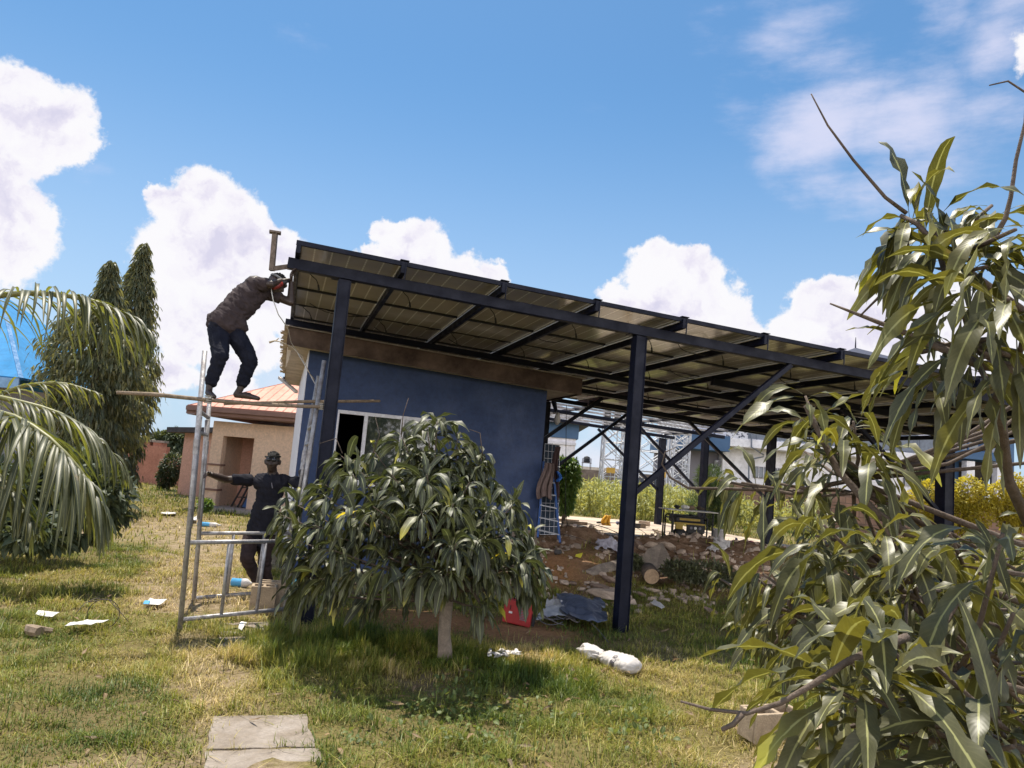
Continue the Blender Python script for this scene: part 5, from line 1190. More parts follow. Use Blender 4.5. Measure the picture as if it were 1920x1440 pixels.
body = head(hd, (0, -.04, 1), fw)
body += [(hd-[0, 0, .05], nk, .058, .062), (nk, P(508, 915, D+.02), .08, .10)]
for s_, e_, w_ in ((shl, ell, wl_), (shr, elr, wr_)): body += [(s_, e_, .058, .043), (e_, lerp(e_, w_, .3), .045, .045), (lerp(e_, w_, .3), w_, .045, .027)]
body += hand(wl_, gl_-wl_+[0, .02, 0], (0, -1, .0), .75, 1., 1); body += hand(wr_, gr_-wr_+[0, -.03, .02], (0, 1, 0), .75, 1., -1)
body += [(ch, hip, .10, .10)]
kl, kr = P(462, 1045, D-.18), P(496, 1052, D+.06); al_, ar_ = P(484, 1092, D+.02), P(501, 1096, D+.15)
al_[2] = max(al_[2], gzf+.09); ar_[2] = max(ar_[2], gzf+.09)
body += [(P(474, 1008, D), kl, .085, .058), (kl, al_, .055, .038), (P(500, 1008, D+.04), kr, .085, .058), (kr, ar_, .055, .038),
         (al_, al_+[.02, -.13, -.055], .036, .028), (ar_, ar_+[.10, -.12, -.055], .036, .028)]
blob('body', body, M_skin, mn, .0065, 4)
hairball(hd, (0, -.04, 1), fw, M_hair, mn)
sd = unit(np.cross(fw, (0, 0, 1))); gg = hd+fw*.086+[0, 0, .022]
gb = MB(); 
gb.path([gg+sd*a_*.082-fw*(.085*abs(a_)**3+.010*abs(a_)) for a_ in np.linspace(-1, 1, 13)], [.010]+[.0155]*11+[.010], 8)
go_ = gb.build('goggles', M_black, mn, smooth=True)
for s in (-1, 1):
    lg = MB().lathe(gg+sd*s*.034+fw*.008, [(0, .024), (.010, .026), (.016, .022)], 14, tuple(fw)); lg.build('lens', M_lens, go_, smooth=True)
sb = [(P(509, 912, D+.01), P(500, 950, D+.0), .165, .160, ((0, 1, 0), .80)), (P(490, 905, D), P(528, 907, D), .10, .10), (P(500, 950, D), P(487, 1000, D+.02), .165, .172, ((0, 1, 0), .80)),
      (P(487, 990, D+.02), P(486, 1007, D+.02), .166, .172, ((0, 1, 0), .75)), (P(488, 898, D), P(534, 900, D), .070, .070), (nk+[0, 0, -.02], nk+[0, 0, .012], .078, .070)]
for s_, e_, k in ((shl, ell, .72), (shr, elr, .72)): sb += [(s_+[0, 0, -.01], lerp(s_, e_, .35), .075, .064), (lerp(s_, e_, .35), lerp(s_, e_, k-.1), .062, .066)]
blob('shirt', sb, M_tee, mn, .008, 8, folds)
tb = [(P(480, 1004, D+.02), P(493, 1004, D+.03), .135, .135, ((0, 1, 0), .8)), (P(472, 1010, D), kl, .108, .080), (kl, lerp(kl, al_, .85), .078, .062), (P(500, 1010, D+.04), kr, .108, .080), (kr, lerp(kr, ar_, .88), .078, .066)]
blob('trousers', tb, M_trou, mn, .008, 6, folds)
tp_ = MB().bar(P(515, 905, D)+[0, -.125, 0], P(517, 915, D)+[0, -.135, 0], .002, .012); tp_.build('shirt_button', M_greyw, mn)
# --- worker bent over on the scaffold pole
D = 7.75
fr_ = P(456, 745, 7.66); mn2 = thing('person', fr_, 'barefoot man in brown shirt and navy track pants bending over on the scaffold pole', 'person')
hipc = P(424, 606, D); hl, hr = P(410, 618, D-.03), P(436, 618, D+.05); kL, kR = P(413, 668, D-.20), P(469, 676, D+.0); aL, aR = P(393, 722, 7.52), P(450, 730, 7.72)
shc = P(478, 538, 7.95); sA, sB = P(474, 534, 7.86), P(500, 548, 8.05); hd2 = P(517, 533, 8.02); up2 = unit(P(530, 508, 8.05)-P(500, 545, 7.98)); fw2 = unit(np.array([.80, .05, -.45]))
eA, hA = P(508, 533, 7.78), P(531, 525, 7.95); eB, hB = P(545, 567, 8.02), P(546, 524, 8.05)
wA, wB = lerp(eA, hA, .80), lerp(eB, hB, .85)
b2 = head(hd2, up2, fw2, .094)
b2 += [(hd2-up2*.05, shc+[.06, 0, .02], .056, .062), (hipc, P(445, 575, 7.83), .13, .135), (P(445, 575, 7.83), shc, .135, .125), (shc, sB, .09, .07), (shc, sA, .09, .07)]
b2 += [(sA, eA, .056, .044), (eA, wA, .044, .028), (sB, eB, .056, .043), (eB, wB, .043, .027)]
b2 += hand(wA, hA-wA, (0, 0, -1), .55, 1., 1) + hand(wB, hB-wB, (1, 0, -.2), .5, 1., -1)
b2 += [(hl, kL, .088, .060), (kL, aL, .056, .036), (hr, kR, .088, .060), (kR, aR, .058, .036)]
tR = P(484, 747, 7.62); hR = P(443, 743, 7.72)
b2 += [(aR, hR+[0, 0, .02], .036, .034), (hR+[0, 0, .012], P(466, 742, 7.68), .030, .036), (P(460, 741, 7.68), tR, .036, .022)]
for k in range(5): q = P(476, 744, 7.68)+np.array([0, -.05+.022*k, 0]); b2.append((q, q+[.05-.006*abs(k-1), 0, -.012], .012, .010))
tL = P(402, 744, 7.38); hL = P(391, 736, 7.50); b2 += [(aL, hL, .036, .032), (hL, tL, .034, .022)]
blob('body', b2, M_skin, mn2, .0065, 4)
hairball(hd2, up2, fw2, M_hair, mn2, .090)
sd2 = unit(np.cross(fw2, up2)); 
bd = MB(); bd.path([hd2+up2*.055+(fw2*math.cos(a_)+sd2*math.sin(a_))*.094 for a_ in np.linspace(0, 6.283, 25)], .013, 6, caps=False); bd.build('headband', mat('grey_headband', (.16, .16, .17), .8), mn2, smooth=True)
s2 = [(P(423, 605, 7.76), P(436, 588, 7.8), .165, .155), (P(436, 588, 7.8), P(462, 560, 7.88), .158, .165), (P(462, 560, 7.88), P(480, 545, 7.93), .165, .135), (P(478, 543, 7.95), P(498, 548, 8.02), .12, .085),
      (P(405, 606, 7.75), P(448, 612, 7.8), .085, .09), (P(398, 596, 7.75), P(396, 608, 7.74), .06, .05), (P(450, 610, 7.78), P(458, 617, 7.8), .07, .045),
      (sA, lerp(sA, eA, .62), .080, .072), (sB, lerp(sB, eB, .42), .078, .072), (shc+[.03, 0, .03], shc+[.06, 0, .03], .08, .074)]
blob('shirt', s2, M_tee2, mn2, .008, 12, folds)
t2_ = [(hl+[.01, 0, .03], hr+[-.01, 0, .03], .115, .115), (hl, kL, .108, .078), (kL, lerp(kL, aL, .55), .074, .060), (lerp(kL, aL, .55), lerp(kL, aL, .86), .060, .058), (hr, kR, .108, .082), (kR, lerp(kR, aR, .5), .080, .058), (lerp(kR, aR, .5), lerp(kR, aR, .78), .058, .056)]
for a_, b_, ks in ((kL, aL, (.3, .5, .68, .84)), (kR, aR, (.25, .42, .6, .75))):
    for k_ in ks: q = lerp(a_, b_, k_); t2_.append((q, q+[.004, 0, -.01], .069-.010*k_, .066-.010*k_))
blob('trousers', t2_, M_track, mn2, .008, 4, folds)
# small white mark on the hip: a leaping shape over a short upright tag
lg = MB(); q = P(402, 627, 7.60)
for (a_, b_) in (((-.018, .004), (.002, .002)), ((.002, .002), (.016, .014)), ((-.002, .002), (-.006, -.014)), ((.002, .002), (.014, -.010))):
    lg.bar(q+[a_[0], 0, a_[1]], q+[b_[0], -.001, b_[1]], .006, .006)
lg.bar(q+[0, -.004, -.022], q+[.006, -.004, -.062], .004, .014); lg.build('white_mark', M_white, mn2)
# power tool in his hand
M_red = mat('red_plastic', (.42, .03, .03), .45)
tq = P(522, 534, 7.80); dr_ = thing('power_drill', tq, 'red and black corded power tool held up to the panel edge by the bending man', 'power tool')
ta, tb_, tc_ = P(512, 539, 7.84), P(527, 531, 7.92), P(546, 523, 8.04)
MB().path([ta, lerp(ta, tb_, .5), tb_], [.030, .036, .034], 12).build('motor_housing', mat('dark_red_plastic', (.22, .025, .02), .5), dr_, smooth=True)
MB().path([tb_, lerp(tb_, tc_, .5), tc_], [.034, .024, .010], 12).build('gear_nose', M_black, dr_, smooth=True)
M_wcab = mat('pale_grey_cable', (.62, .60, .58), .5)
cb = MB(); pts = [P(508, 541, 7.84), P(512, 562, 7.84), P(522, 590, 7.9), P(534, 607, 8.1), P(541, 620, 9.), P(545, 640, 11.), P(560, 665, 11.), P(575, 690, 9.8), P(592, 722, RRt[1])]
cb.path(pts, .0055, 6); tag(cb.build('power_cable', M_wcab, None, origin=pts[0], smooth=True), 'pale cable running from the drill down to the shed eave and scaffold top', 'cable')
cb = MB(); pts = [P(505, 642, 12.3), P(515, 639, 12.3), P(527, 641, 12.2), P(546, 650, 11.), P(566, 668, 10.3), P(580, 700, 9.4), P(590, 712, RRt[1])]
cb.path(pts, [.02, .012, .008, .005, .005, .005, .005], 6); cb.path([P(516, 640, 12.3), P(523, 634, 12.3)], [.012, .006], 6)
tag(cb.build('eave_cable', mat('tan_cable', (.45, .36, .24), .7), None, origin=pts[0], smooth=True), 'frayed tan cable end poking out left of the torn shed eave', 'cable')

# ------------------------------------------------------------------ things in the yard
def sheet(name, corners, m, label, cat, amp=.03, base=.03, n=26, sc=.12, bulge=0., group=None, parent=None, seed=1, edge=.0):
    """crumpled cloth or paper lying on the ground between four ground points"""
    c = [np.array(q) for q in corners]; s = np.linspace(0, 1, n); U_, V_ = np.meshgrid(s, s)
    X = (c[0][:, None, None]*(1-U_)*(1-V_)+c[1][:, None, None]*U_*(1-V_)+c[2][:, None, None]*U_*V_+c[3][:, None, None]*(1-U_)*V_)
    x, y = X[0], X[1]; x = x+edge*(vnoise(V_, U_, .16, seed)-.5)*(np.abs(U_-.5)*2)**3; y = y+edge*(vnoise(U_, V_, .16, seed+5)-.5)*(np.abs(V_-.5)*2)**3
    r = np.abs(vnoise(x, y, sc, seed)-.5)*2; r2 = np.abs(vnoise(x, y, sc*.35, seed+1)-.5)*2
    z = zg(x, y)+base+amp*(1-r)+amp*.35*r2+bulge*np.sin(np.pi*U_)*np.sin(np.pi*V_)
    Vv = np.stack([x, y, z], -1).reshape(-1, 3); I = np.arange(n*n).reshape(n, n); Ff = np.stack([I[:-1, :-1], I[:-1, 1:], I[1:, 1:], I[1:, :-1]], -1).reshape(-1, 4)
    o = mesh_np(name, Vv, Ff, m, parent, origin=None if parent else c[0], smooth=True); s_ = o.modifiers.new('s', 'SOLIDIFY'); s_.thickness = .003
    if label: tag(o, label, cat, group)
    return o
M_paper = mat('white_card', (.75, .73, .70), .7, 0, .12, 12)
M_sheetw = mat('crumpled_white_plastic', (.60, .57, .56), .5, 0, .25, 9)
M_tarp = mat('blue_grey_tarpaulin', (.085, .10, .145), .5, 0, .3, 6, bump=.2)
M_lblue = mat('light_blue_packaging', (.08, .36, .66), .4)
sheet('white_card', [on(64, 1166), on(97, 1168), on(110, 1160), on(70, 1157)], M_paper, 'flat white card in the grass at far left, smaller of the pair', 'card', .008, .05, 8, .3)
sheet('white_card', [on(119, 1192), on(168, 1188), on(202, 1180), on(135, 1183)], M_paper, 'long white card in the grass beneath the wire loop', 'card', .02, .06, 12, .15, seed=4)
o = sheet('card_pack', [on(268, 1144), on(298, 1144), on(312, 1134), on(280, 1132)], M_paper, 'flat white and blue pack on the ground left of the scaffold foot', 'pack', .01, .05, 8, .3)
sheet('pack_end', [on(266, 1146), on(277, 1146), on(281, 1139), on(270, 1139)], M_lblue, None, None, .01, .065, 6, .3, parent=None); bpy.data.objects['pack_end'].parent = None
tag(bpy.data.objects['pack_end'], 'small blue scrap at the left end of the white and blue pack', 'scrap')
sheet('plastic_scrap', [on(445, 1187), on(452, 1190), on(463, 1174), on(452, 1172)], M_paper, 'thin white strip lying on the stone slab before the scaffold', 'scrap', .01, .03, 6, .2)
def bottle(x, y, dirv, L, r, m1, m2, label):
    q = on(x, y)+[0, 0, r]; d = unit(dirv); o = thing('plastic_bottle', q, label, 'bottle', None)
    MB().lathe(q-d*L/2, [(0, r*.7), (.01, r), (L*.5, r*.93), (L*.52, r)], 12, tuple(d)).build('bottle_body', m1, o, smooth=True)
    MB().lathe(q+d*L*.02, [(0, r), (L*.25, r), (L*.38, r*.45), (L*.44, r*.3), (L*.48, r*.34)], 12, tuple(d)).build('bottle_neck', m2, o, smooth=True); return o
bottle(452, 1101, (1, .1, .02), .26, .055, M_lblue, M_sheetw, 'crushed blue and white packet lying left of the hollow blocks')
bottle(392, 988, (1, .2, 0), .5, .05, M_lblue, M_sheetw, 'blue and white litter on the path behind the scaffold')
bottle(556, 1097, (.5, .5, .8), .2, .06, mat('cyan_card', (.12, .50, .70), .5), M_paper, 'cyan packet beside the foot of the mango leaves')
sheet('white_litter', [on(358, 982), on(368, 982), on(368, 975), on(358, 975)], M_sheetw, 'white rag by the rear scaffold leg', 'rag', .06, .04, 8, .1)
sheet('white_litter', [on(300, 968), on(328, 969), on(330, 965), on(302, 965)], M_sheetw, 'white scrap on the grass left of the scaffold, far back', 'scrap', .03, .04, 8, .1)
# wire loop standing in the grass
M_wire = mat('thin_dark_wire', (.05, .035, .035), .5, .4)
c0 = on(190, 1178); w = MB(); r_ = .125
w.path([c0+np.array([math.cos(a_)*r_, .35*math.cos(a_)*r_, r_*.98+math.sin(a_)*r_*1.05]) for a_ in np.linspace(-1.5, 4.2, 30)], .0035, 5)
w.path([on(140, 1163)+[0, 0, .05], on(155, 1152)+[0, 0, .10], on(175, 1150)+[0, 0, .14], on(200, 1152)+[0, 0, .14], on(220, 1160)+[0, 0, .08], on(240, 1172)+[0, 0, .02]], .0035, 5)
w.path([on(158, 1148)+[0, 0, .09], on(196, 1147)+[0, 0, .12]], .004, 5)
tag(w.build('wire_loop', M_wire, None, origin=c0, smooth=True), 'loop of thin dark wire standing up in the grass above the long white card', 'wire')
# piece of old wood
q = on(60, 1195); w = MB(); w.path([q+[-.12, .1, .06], q+[-.02, 0, .05], q+[.08, -.04, .05]], [.012, .05, .045], 7); w.path([q+[0, 0, .06], q+[.14, .05, .05]], [.04, .02], 6)
tag(w.build('wood_stump', M_wood, None, origin=q), 'short weathered chunk of wood in the grass at far left', 'wood')
# hollow blocks
def hblock(c, ax, up, w_, h_, d_, label, group=None, holes=2, rot=0):
    """hollow block: length w_ along ax, height h_ along up (cavities open that way), thickness d_"""
    ax, up = unit(ax), unit(up); dp = unit(np.cross(up, ax)); c = np.array(c, float); m = MB(); t = .028; A3 = (ax, dp, up)
    m.box(c+dp*(d_/2-t/2), (w_, t, h_), A3); m.box(c-dp*(d_/2-t/2), (w_, t, h_), A3)
    for k in range(holes+1): m.box(c+ax*((k/holes-.5)*(w_-t)), (t*1.1, d_-2*t, h_-.004), A3)
    m.box(c-up*(h_/2-.014), (w_-.05, d_-2*t, .02), A3)
    o = m.build('hollow_block', M_block, None, origin=c, bevel=.006); tag(o, label, 'concrete block', group); return o
q = on(490, 1150); za = float(zg(q[0], q[1]))
hblock(q+[0, 0, .15], (1, .25, 0), (.04, -.10, 1), .26, .30, .14, 'nearer hollow sandcrete block standing on end at the worker’s feet')
hblock(q+[.03, .17, .16], (1, .25, 0), (.02, -.02, 1), .28, .32, .14, 'hollow sandcrete block standing behind the nearer one at the worker’s feet')
q = on(1462, 1400); 
hblock(q+[-.03, .10, .12], unit([1, .42, 0]), (.05, -.05, 1), .42, .20, .19, 'hollow sandcrete block lying under the lowest mango branch at bottom right')
m = MB(); ax_ = unit([1, .3, 0]); m.box(q+[.30, -.02, .06], (.32, .30, .16), (ax_, np.cross((0, 0, 1), ax_), np.array([0, 0, 1.]))); tag(m.build('broken_block', M_block, None, origin=q, bevel=.02), 'broken lump of block half hidden under the leaves at bottom right', 'concrete block')
# stepping slabs
M_slab = mat('worn_stepping_stone', (.30, .255, .22), .9, 0, .5, 3.2, bump=1., bscale=26, fine=30, col2=(.17, .13, .09))
for i, q in enumerate(SLABP):
    m = MB(); bot, top = [], []; rj = random.Random(i)
    for k in range(4):
        for f_ in np.linspace(0, 1, 8)[:-1]:
            p_ = lerp(q[k], q[(k+1) % 4], f_)+np.array([rj.uniform(-.012, .012), rj.uniform(-.012, .012), 0]); top.append(p_+[0, 0, .012]); bot.append(p_-[0, 0, .06])
    n_ = len(top); m.v = [tuple(p) for p in top+bot]; m.f = [tuple(range(n_))[::-1], tuple(range(n_, 2*n_))]+[(a, (a+1) % n_, (a+1) % n_+n_, a+n_) for a in range(n_)]; m.mi = [0]*len(m.f)
    o = m.build('stepping_slab', M_slab, None, origin=q[0], bevel=.004)
    tag(o, ('cracked stone slab just before the scaffold with a white strip on it', 'small stone slab half grown over below the cracked one', 'wide stepping slab at the bottom of the picture, farther one', 'nearest stepping slab, cut off by the bottom edge')[i], 'stone slab')
# red welding box
q = on(985, 1178); ax_ = unit([.93, -.34, -.07]); dp_ = unit([.34, .93, 0]); up_ = np.cross(ax_, dp_); A3 = (ax_, dp_, up_); cq = q+up_*.135-ax_*.13+dp_*.10
rb = thing('welding_machine', q, 'small red metal welding box tilted in the grass beside the white sheet', 'machine')
MB().box(cq, (.33, .17, .26), A3).build('case', M_red, rb, bevel=.012)
v = MB()
for k in range(9): v.box(cq-dp_*.087+ax_*.085+up_*(.075-.017*k), (.085, .006, .008), A3)
v.build('vent_grille', M_greyw, rb)
MB().box(cq-dp_*.088-ax_*.075-up_*.005, (.04, .008, .022), A3).build('label_plate', M_paper, rb)
MB().box(cq-dp_*.09-ax_*.083+up_*.05, (.006, .01, .05), A3).build('catch', M_black, rb)
MB().path([cq+ax_*s_*.08+up_*(.13+h_) for s_, h_ in ((-1, 0), (-1, .035), (1, .035), (1, 0))], .009, 8).build('handle', M_black, rb, smooth=True)
MB().path([cq+ax_*.17+up_*z_ for z_ in (-.12, -.05, .02)], [.03, .032, .028], 10).build('rubber_end', M_black, rb)
# white and blue sheets
sheet('white_sheet', [on(1005, 1172), on(1078, 1178), on(1088, 1150), on(1030, 1132)], M_sheetw, 'crumpled white plastic sheet between the red box and the blue tarpaulin', 'sheet', .08, .04, 48, .26, .02, seed=7, edge=.12)
sheet('tarpaulin', [on(1060, 1180), on(1138, 1190), on(1124, 1140), on(1040, 1134)], M_tarp, 'crumpled blue grey tarpaulin lying left of the tall navy post', 'tarpaulin', .12, .04, 56, .30, .05, seed=9, edge=.12)
w = MB()
for k in range(3):
    c0 = on(1058-12*k, 1178+2*k); w.path([c0+np.array([.17*math.cos(a_), .13*math.sin(a_), .11+.03*math.sin(a_*2+k)]) for a_ in np.linspace(-.6+k, 4.6+k*.4, 22)], .005, 5)
w.path([on(1060, 1182)+[0, 0, .12], on(1095, 1178)+[0, 0, .14], on(1125, 1195)+[0, 0, .05], on(1140, 1208)+[0, 0, .02]], .005, 5)
tag(w.build('loose_cable', mat('grey_cable', (.12, .11, .12), .6), None, origin=on(1058, 1178), smooth=True), 'loose grey cable coiled over the white sheet and tarpaulin', 'cable')
# white sack
a_, b_ = on(1190, 1268), on(1088, 1232); d_ = unit(b_-a_); sd = unit(np.cross(d_, (0, 0, 1))); sk = thing('sack', a_, 'white woven sack with a dark band lying crumpled on the sunny grass', 'sack')
prof = [(-.03, .004), (-.02, .06), (.01, .105), (.09, .13), (.2, .125), (.3, .105), (.37, .05), (.42, .075), (.48, .105), (.56, .10), (.60, .02)]
def sack(s0, s1, off=0., nn=40, mname='cloth', m=M_sheetw):
    ss_ = np.linspace(s0, s1, nn); m_ = 36; Vv = []
    for i, s in enumerate(ss_):
        r = np.interp(s, [p[0] for p in prof], [p[1] for p in prof])+off
        for k in range(m_):
            th = 6.283*k/m_; wr_ = 1+.42*(abs(vnoise(s*1.4, math.cos(th)*.3+math.sin(th)*.2, .035, 71)-.5))+.22*(abs(vnoise(th, s, .4, 72)-.5)-.2)*(1 if s < .33 else 3.2)
            flap = .035*math.sin(th*5)*(s > .40)
            p = a_+d_*(s+flap)+sd*math.cos(th)*r*wr_*1.05+np.array([0, 0, 1.])*(max(-.05, math.sin(th)*r*wr_*.55)+.07)
            Vv.append(p)
    Vv = np.array(Vv); I = np.arange(nn*m_).reshape(nn, m_); J = np.roll(I, -1, 1); Ff = np.stack([I[:-1], J[:-1], J[1:], I[1:]], -1).reshape(-1, 4)
    o = mesh_np(mname, Vv, Ff, m, sk); 
    if off == 0: s_ = o.modifiers.new('s', 'SOLIDIFY'); s_.thickness = .003
    return o
M_sack = mat('white_woven_sack', (.54, .50, .47), .6, 0, .2, 10, bump=.3, bscale=120); sack(-.03, .60, 0, 70, 'cloth', M_sack); sack(.14, .185, .004, 6, 'dark_band', mat('dark_sack_band', (.07, .06, .07), .6))
# scraps in front of the mango
sheet('paper_scrap', [on(925, 1252), on(945, 1250), on(975, 1238), on(950, 1240)], M_sheetw, 'torn pale scrap in the grass right of the mango trunk', 'scrap', .05, .05, 12, .08, seed=12, edge=.2)
sheet('paper_scrap', [on(912, 1248), on(920, 1250), on(920, 1233), on(915, 1234)], M_sheetw, 'small white scrap close right of the mango trunk', 'scrap', .03, .06, 8, .08, seed=14)
sheet('paper_scrap', [on(1218, 1140), on(1240, 1152), on(1246, 1148), on(1226, 1134)], M_sheetw, 'white scrap in the shaded grass right of the tall navy post', 'scrap', .03, .05, 10, .1, seed=15)
sheet('paper_scrap', [on(1158, 1052), on(1166, 1054), on(1170, 1040), on(1162, 1040)], M_sheetw, 'narrow pale scrap on the rubble left of the tall navy post', 'scrap', .04, .05, 8, .1, seed=16)
sheet('yellow_scrap', [on(1077, 1052), on(1088, 1054), on(1092, 1048), on(1080, 1047)], mat('yellow_plastic', (.65, .58, .05), .5), 'bright yellow scrap on the rubble before the slab', 'scrap', .03, .06, 8, .1)
sheet('pale_sheet', [on(1122, 1040), on(1158, 1046), on(1156, 1026), on(1128, 1022)], mat('lilac_plastic', (.42, .40, .47), .5), 'crumpled lilac plastic on the rubble left of the tall navy post', 'sheet', .08, .05, 24, .12, .08, seed=18, edge=.2)
sheet('pale_sheet', [on(1330, 1045), on(1362, 1048), on(1360, 1028), on(1336, 1024)], M_sheetw, 'crumpled white plastic heap beyond the bucket side of the rubble', 'sheet', .10, .05, 24, .1, .1, seed=19, edge=.2)

# ------------------------------------------------------------------ rubble
def stone_mesh(seed, flat=.7):
    r = np.random.default_rng(seed); bm = bmesh.new(); bmesh.ops.create_icosphere(bm, subdivisions=3, radius=.5)
    pl = [(unit(r.normal(0, 1, 3)), r.uniform(.26, .42)) for _ in range(11)]
    for v in bm.verts:
        p = np.array(v.co)
        for n_, d_ in pl:
            e = p @ n_-d_
            if e > 0: p = p-n_*e
        v.co = Vector(p*[1, .8, flat])
    me = bpy.data.meshes.new('stone'); bm.to_mesh(me); bm.free(); return me
M_stone = mat('broken_stone', (.52, .40, .31), .9, 0, .4, 4, bump=.6, bscale=20, fine=12); M_stone2 = mat('dark_stone', (.30, .21, .16), .9, 0, .45, 4, bump=.6, bscale=20, fine=12)
smesh = [stone_mesh(s) for s in range(6)]
for i, me in enumerate(smesh): me.materials.append(M_stone if i % 3 else M_stone2)
def stone(x, y, wpx, h=.7, label='broken stone in the row heaped along the front edge of the slab', group='stones heaped along the slab edge', rz=None):
    q = on(x, y); s = wpx*np.linalg.norm(q-O)/FPX; o = bpy.data.objects.new('rubble_stone', smesh[rng.integers(6)]); COL.objects.link(o)
    o.location = q+[0, 0, s*h*.22]; o.scale = (s, s, s*h); o.rotation_euler = (rng.uniform(-.3, .3), rng.uniform(-.3, .3), rng.uniform(0, 6.28) if rz is None else rz); tag(o, label, 'stone', group); return o
for (x, y, w_, h) in [(1150, 1030, 26, .8), (1192, 1026, 24, 1.1), (1205, 1032, 20, .9), (1222, 1030, 34, .8), (1240, 1026, 28, .7), (1258, 1032, 34, .7), (1236, 1042, 26, .7), (1204, 1046, 20, .7), (1278, 1040, 26, .6), (1300, 1044, 24, .6), (1320, 1042, 24, .6), (1135, 1040, 18, .8), (1345, 1048, 22, .6), (1365, 1044, 20, .6)]: stone(x, y, w_, h)
BIG = {(1140, 1124): 'largest flat stone of the rubble, against the left side of the tall navy post', (1128, 1112): 'second largest flat stone, just above the largest one beside the tall navy post', (1202, 1118): 'flat stone just right of the tall navy post', (1226, 1112): 'stone below the sawn log', (1330, 1148): 'low flat stone in the shaded grass nearest the right mango', (1145, 1092): 'rounded stone high in the rubble beside the left side of the tall post', (1195, 1150): 'lone stone in the grass at the foot of the tall navy post', (1155, 1170): 'small stone between the tarpaulin and the tall navy post'}
for (x, y, w_, h) in [(1090, 1108, 22, .7), (1128, 1112, 52, .6), (1140, 1124, 90, .4), (1145, 1092, 36, .6), (1100, 1096, 16, .7), (1115, 1100, 18, .7), (1075, 1098, 20, .7), (1202, 1118, 30, .5), (1226, 1112, 34, .5), (1250, 1128, 18, .5), (1195, 1150, 20, .6), (1056, 1096, 24, .7), (1060, 1115, 16, .6), (1155, 1170, 16, .6), (1330, 1148, 36, .4), (1280, 1100, 26, .5), (1300, 1085, 22, .5)]:
    o = stone(x, y, w_, h, 'pale broken stone lying among the rubble before the slab', 'stones scattered in the rubble')
    if (x, y) in BIG: o['label'] = BIG[(x, y)]
# gravel and small rubble as one mass
def gravel():
    n = 1300; u = rng.uniform(2.6, 11, n); v = rng.uniform(1.9, 5.9, n); w0_ = np.array([Wg(a, b, 0) for a, b in zip(u, v)]); x, y = w0_[:, 0], w0_[:, 1]
    k = vnoise(x, y, .5, 80) > .30; x, y = x[k], y[k]; n = len(x); s = rng.uniform(.012, .05, n)**1.0*(1+1.2*(rng.random(n) > .93))
    base = np.array([(-1,-1,-1),(1,-1,-1),(1,1,-1),(-1,1,-1),(-.7,-.6,1),(.6,-.7,1),(.7,.6,.8),(-.6,.7,1)], float); Vv = base[None]*s[:, None, None]*[1, .8, .55]*(1+rng.normal(0, .22, (n, 8, 3)))
    a = rng.uniform(0, 6.28, n); ca, sa = np.cos(a)[:, None], np.sin(a)[:, None]; X = Vv[..., 0]*ca-Vv[..., 1]*sa; Y = Vv[..., 0]*sa+Vv[..., 1]*ca
    Vv = np.stack([X+x[:, None], Y+y[:, None], Vv[..., 2]+zg(x, y)[:, None]+.3*s[:, None]], -1); f = np.array([(0,3,2,1),(4,5,6,7),(0,1,5,4),(1,2,6,5),(2,3,7,6),(3,0,4,7)])
    return Vv.reshape(-1, 3), (f[None]+8*np.arange(n)[:, None, None]).reshape(-1, 4)
Vv, Ff = gravel(); o = mesh_np('small_rubble', Vv, Ff, mat('mixed_rubble', (.55, .43, .34), .95, 0, .6, 1.3, fine=7), smooth=False); tag(o, 'loose gravel and small rubble spread before the slab', 'rubble', kind='stuff')
# flat broken plates, the sawn log
def plate(pts, th, label, m=None):
    c = [on(x, y)+[0, 0, dz] for x, y, dz in pts]; n = len(c); mbd = MB(); mbd.v = [tuple(p) for p in c]+[tuple(p-np.array([0, 0, th])) for p in c]
    mbd.f = [tuple(range(n)), tuple(range(2*n-1, n-1, -1))]+[(i, i+n, (i+1) % n+n, (i+1) % n) for i in range(n)]; mbd.mi = [0]*len(mbd.f)
    o = mbd.build('broken_plate', m or M_conc, None, origin=c[0], bevel=.006); tag(o, label, 'concrete piece'); return o
plate([(1196, 1066, .05), (1228, 1080, .05), (1256, 1068, .20), (1240, 1050, .30), (1212, 1056, .25)], .05, 'large tilted grey plate leaning behind the sawn log')
plate([(1098, 1076, .05), (1112, 1082, .05), (1158, 1072, .06), (1155, 1062, .10), (1120, 1068, .08)], .04, 'long flat pale plate on the rubble left of the tall navy post')
lc = P(1222, 1081, on(1222, 1098)[1]-.12); dl = unit([.05, 1, .12]); lg_ = thing('sawn_log', lc, 'short sawn log showing its round pale cut end towards the viewer', 'log')
sl_ = MB(); sl_.path([lc-dl*.0, lc+dl*.15, lc+dl*.42], [.128, .13, .125], 18); sl_.build('bark', M_bark, lg_, smooth=True)
MB().lathe(lc-dl*.006, [(0, .118), (.004, .12)], 22, tuple(dl)).build('cut_face', mat('pale_cut_wood', (.50, .34, .21), .85, 0, .25, 22, fine=40), lg_)

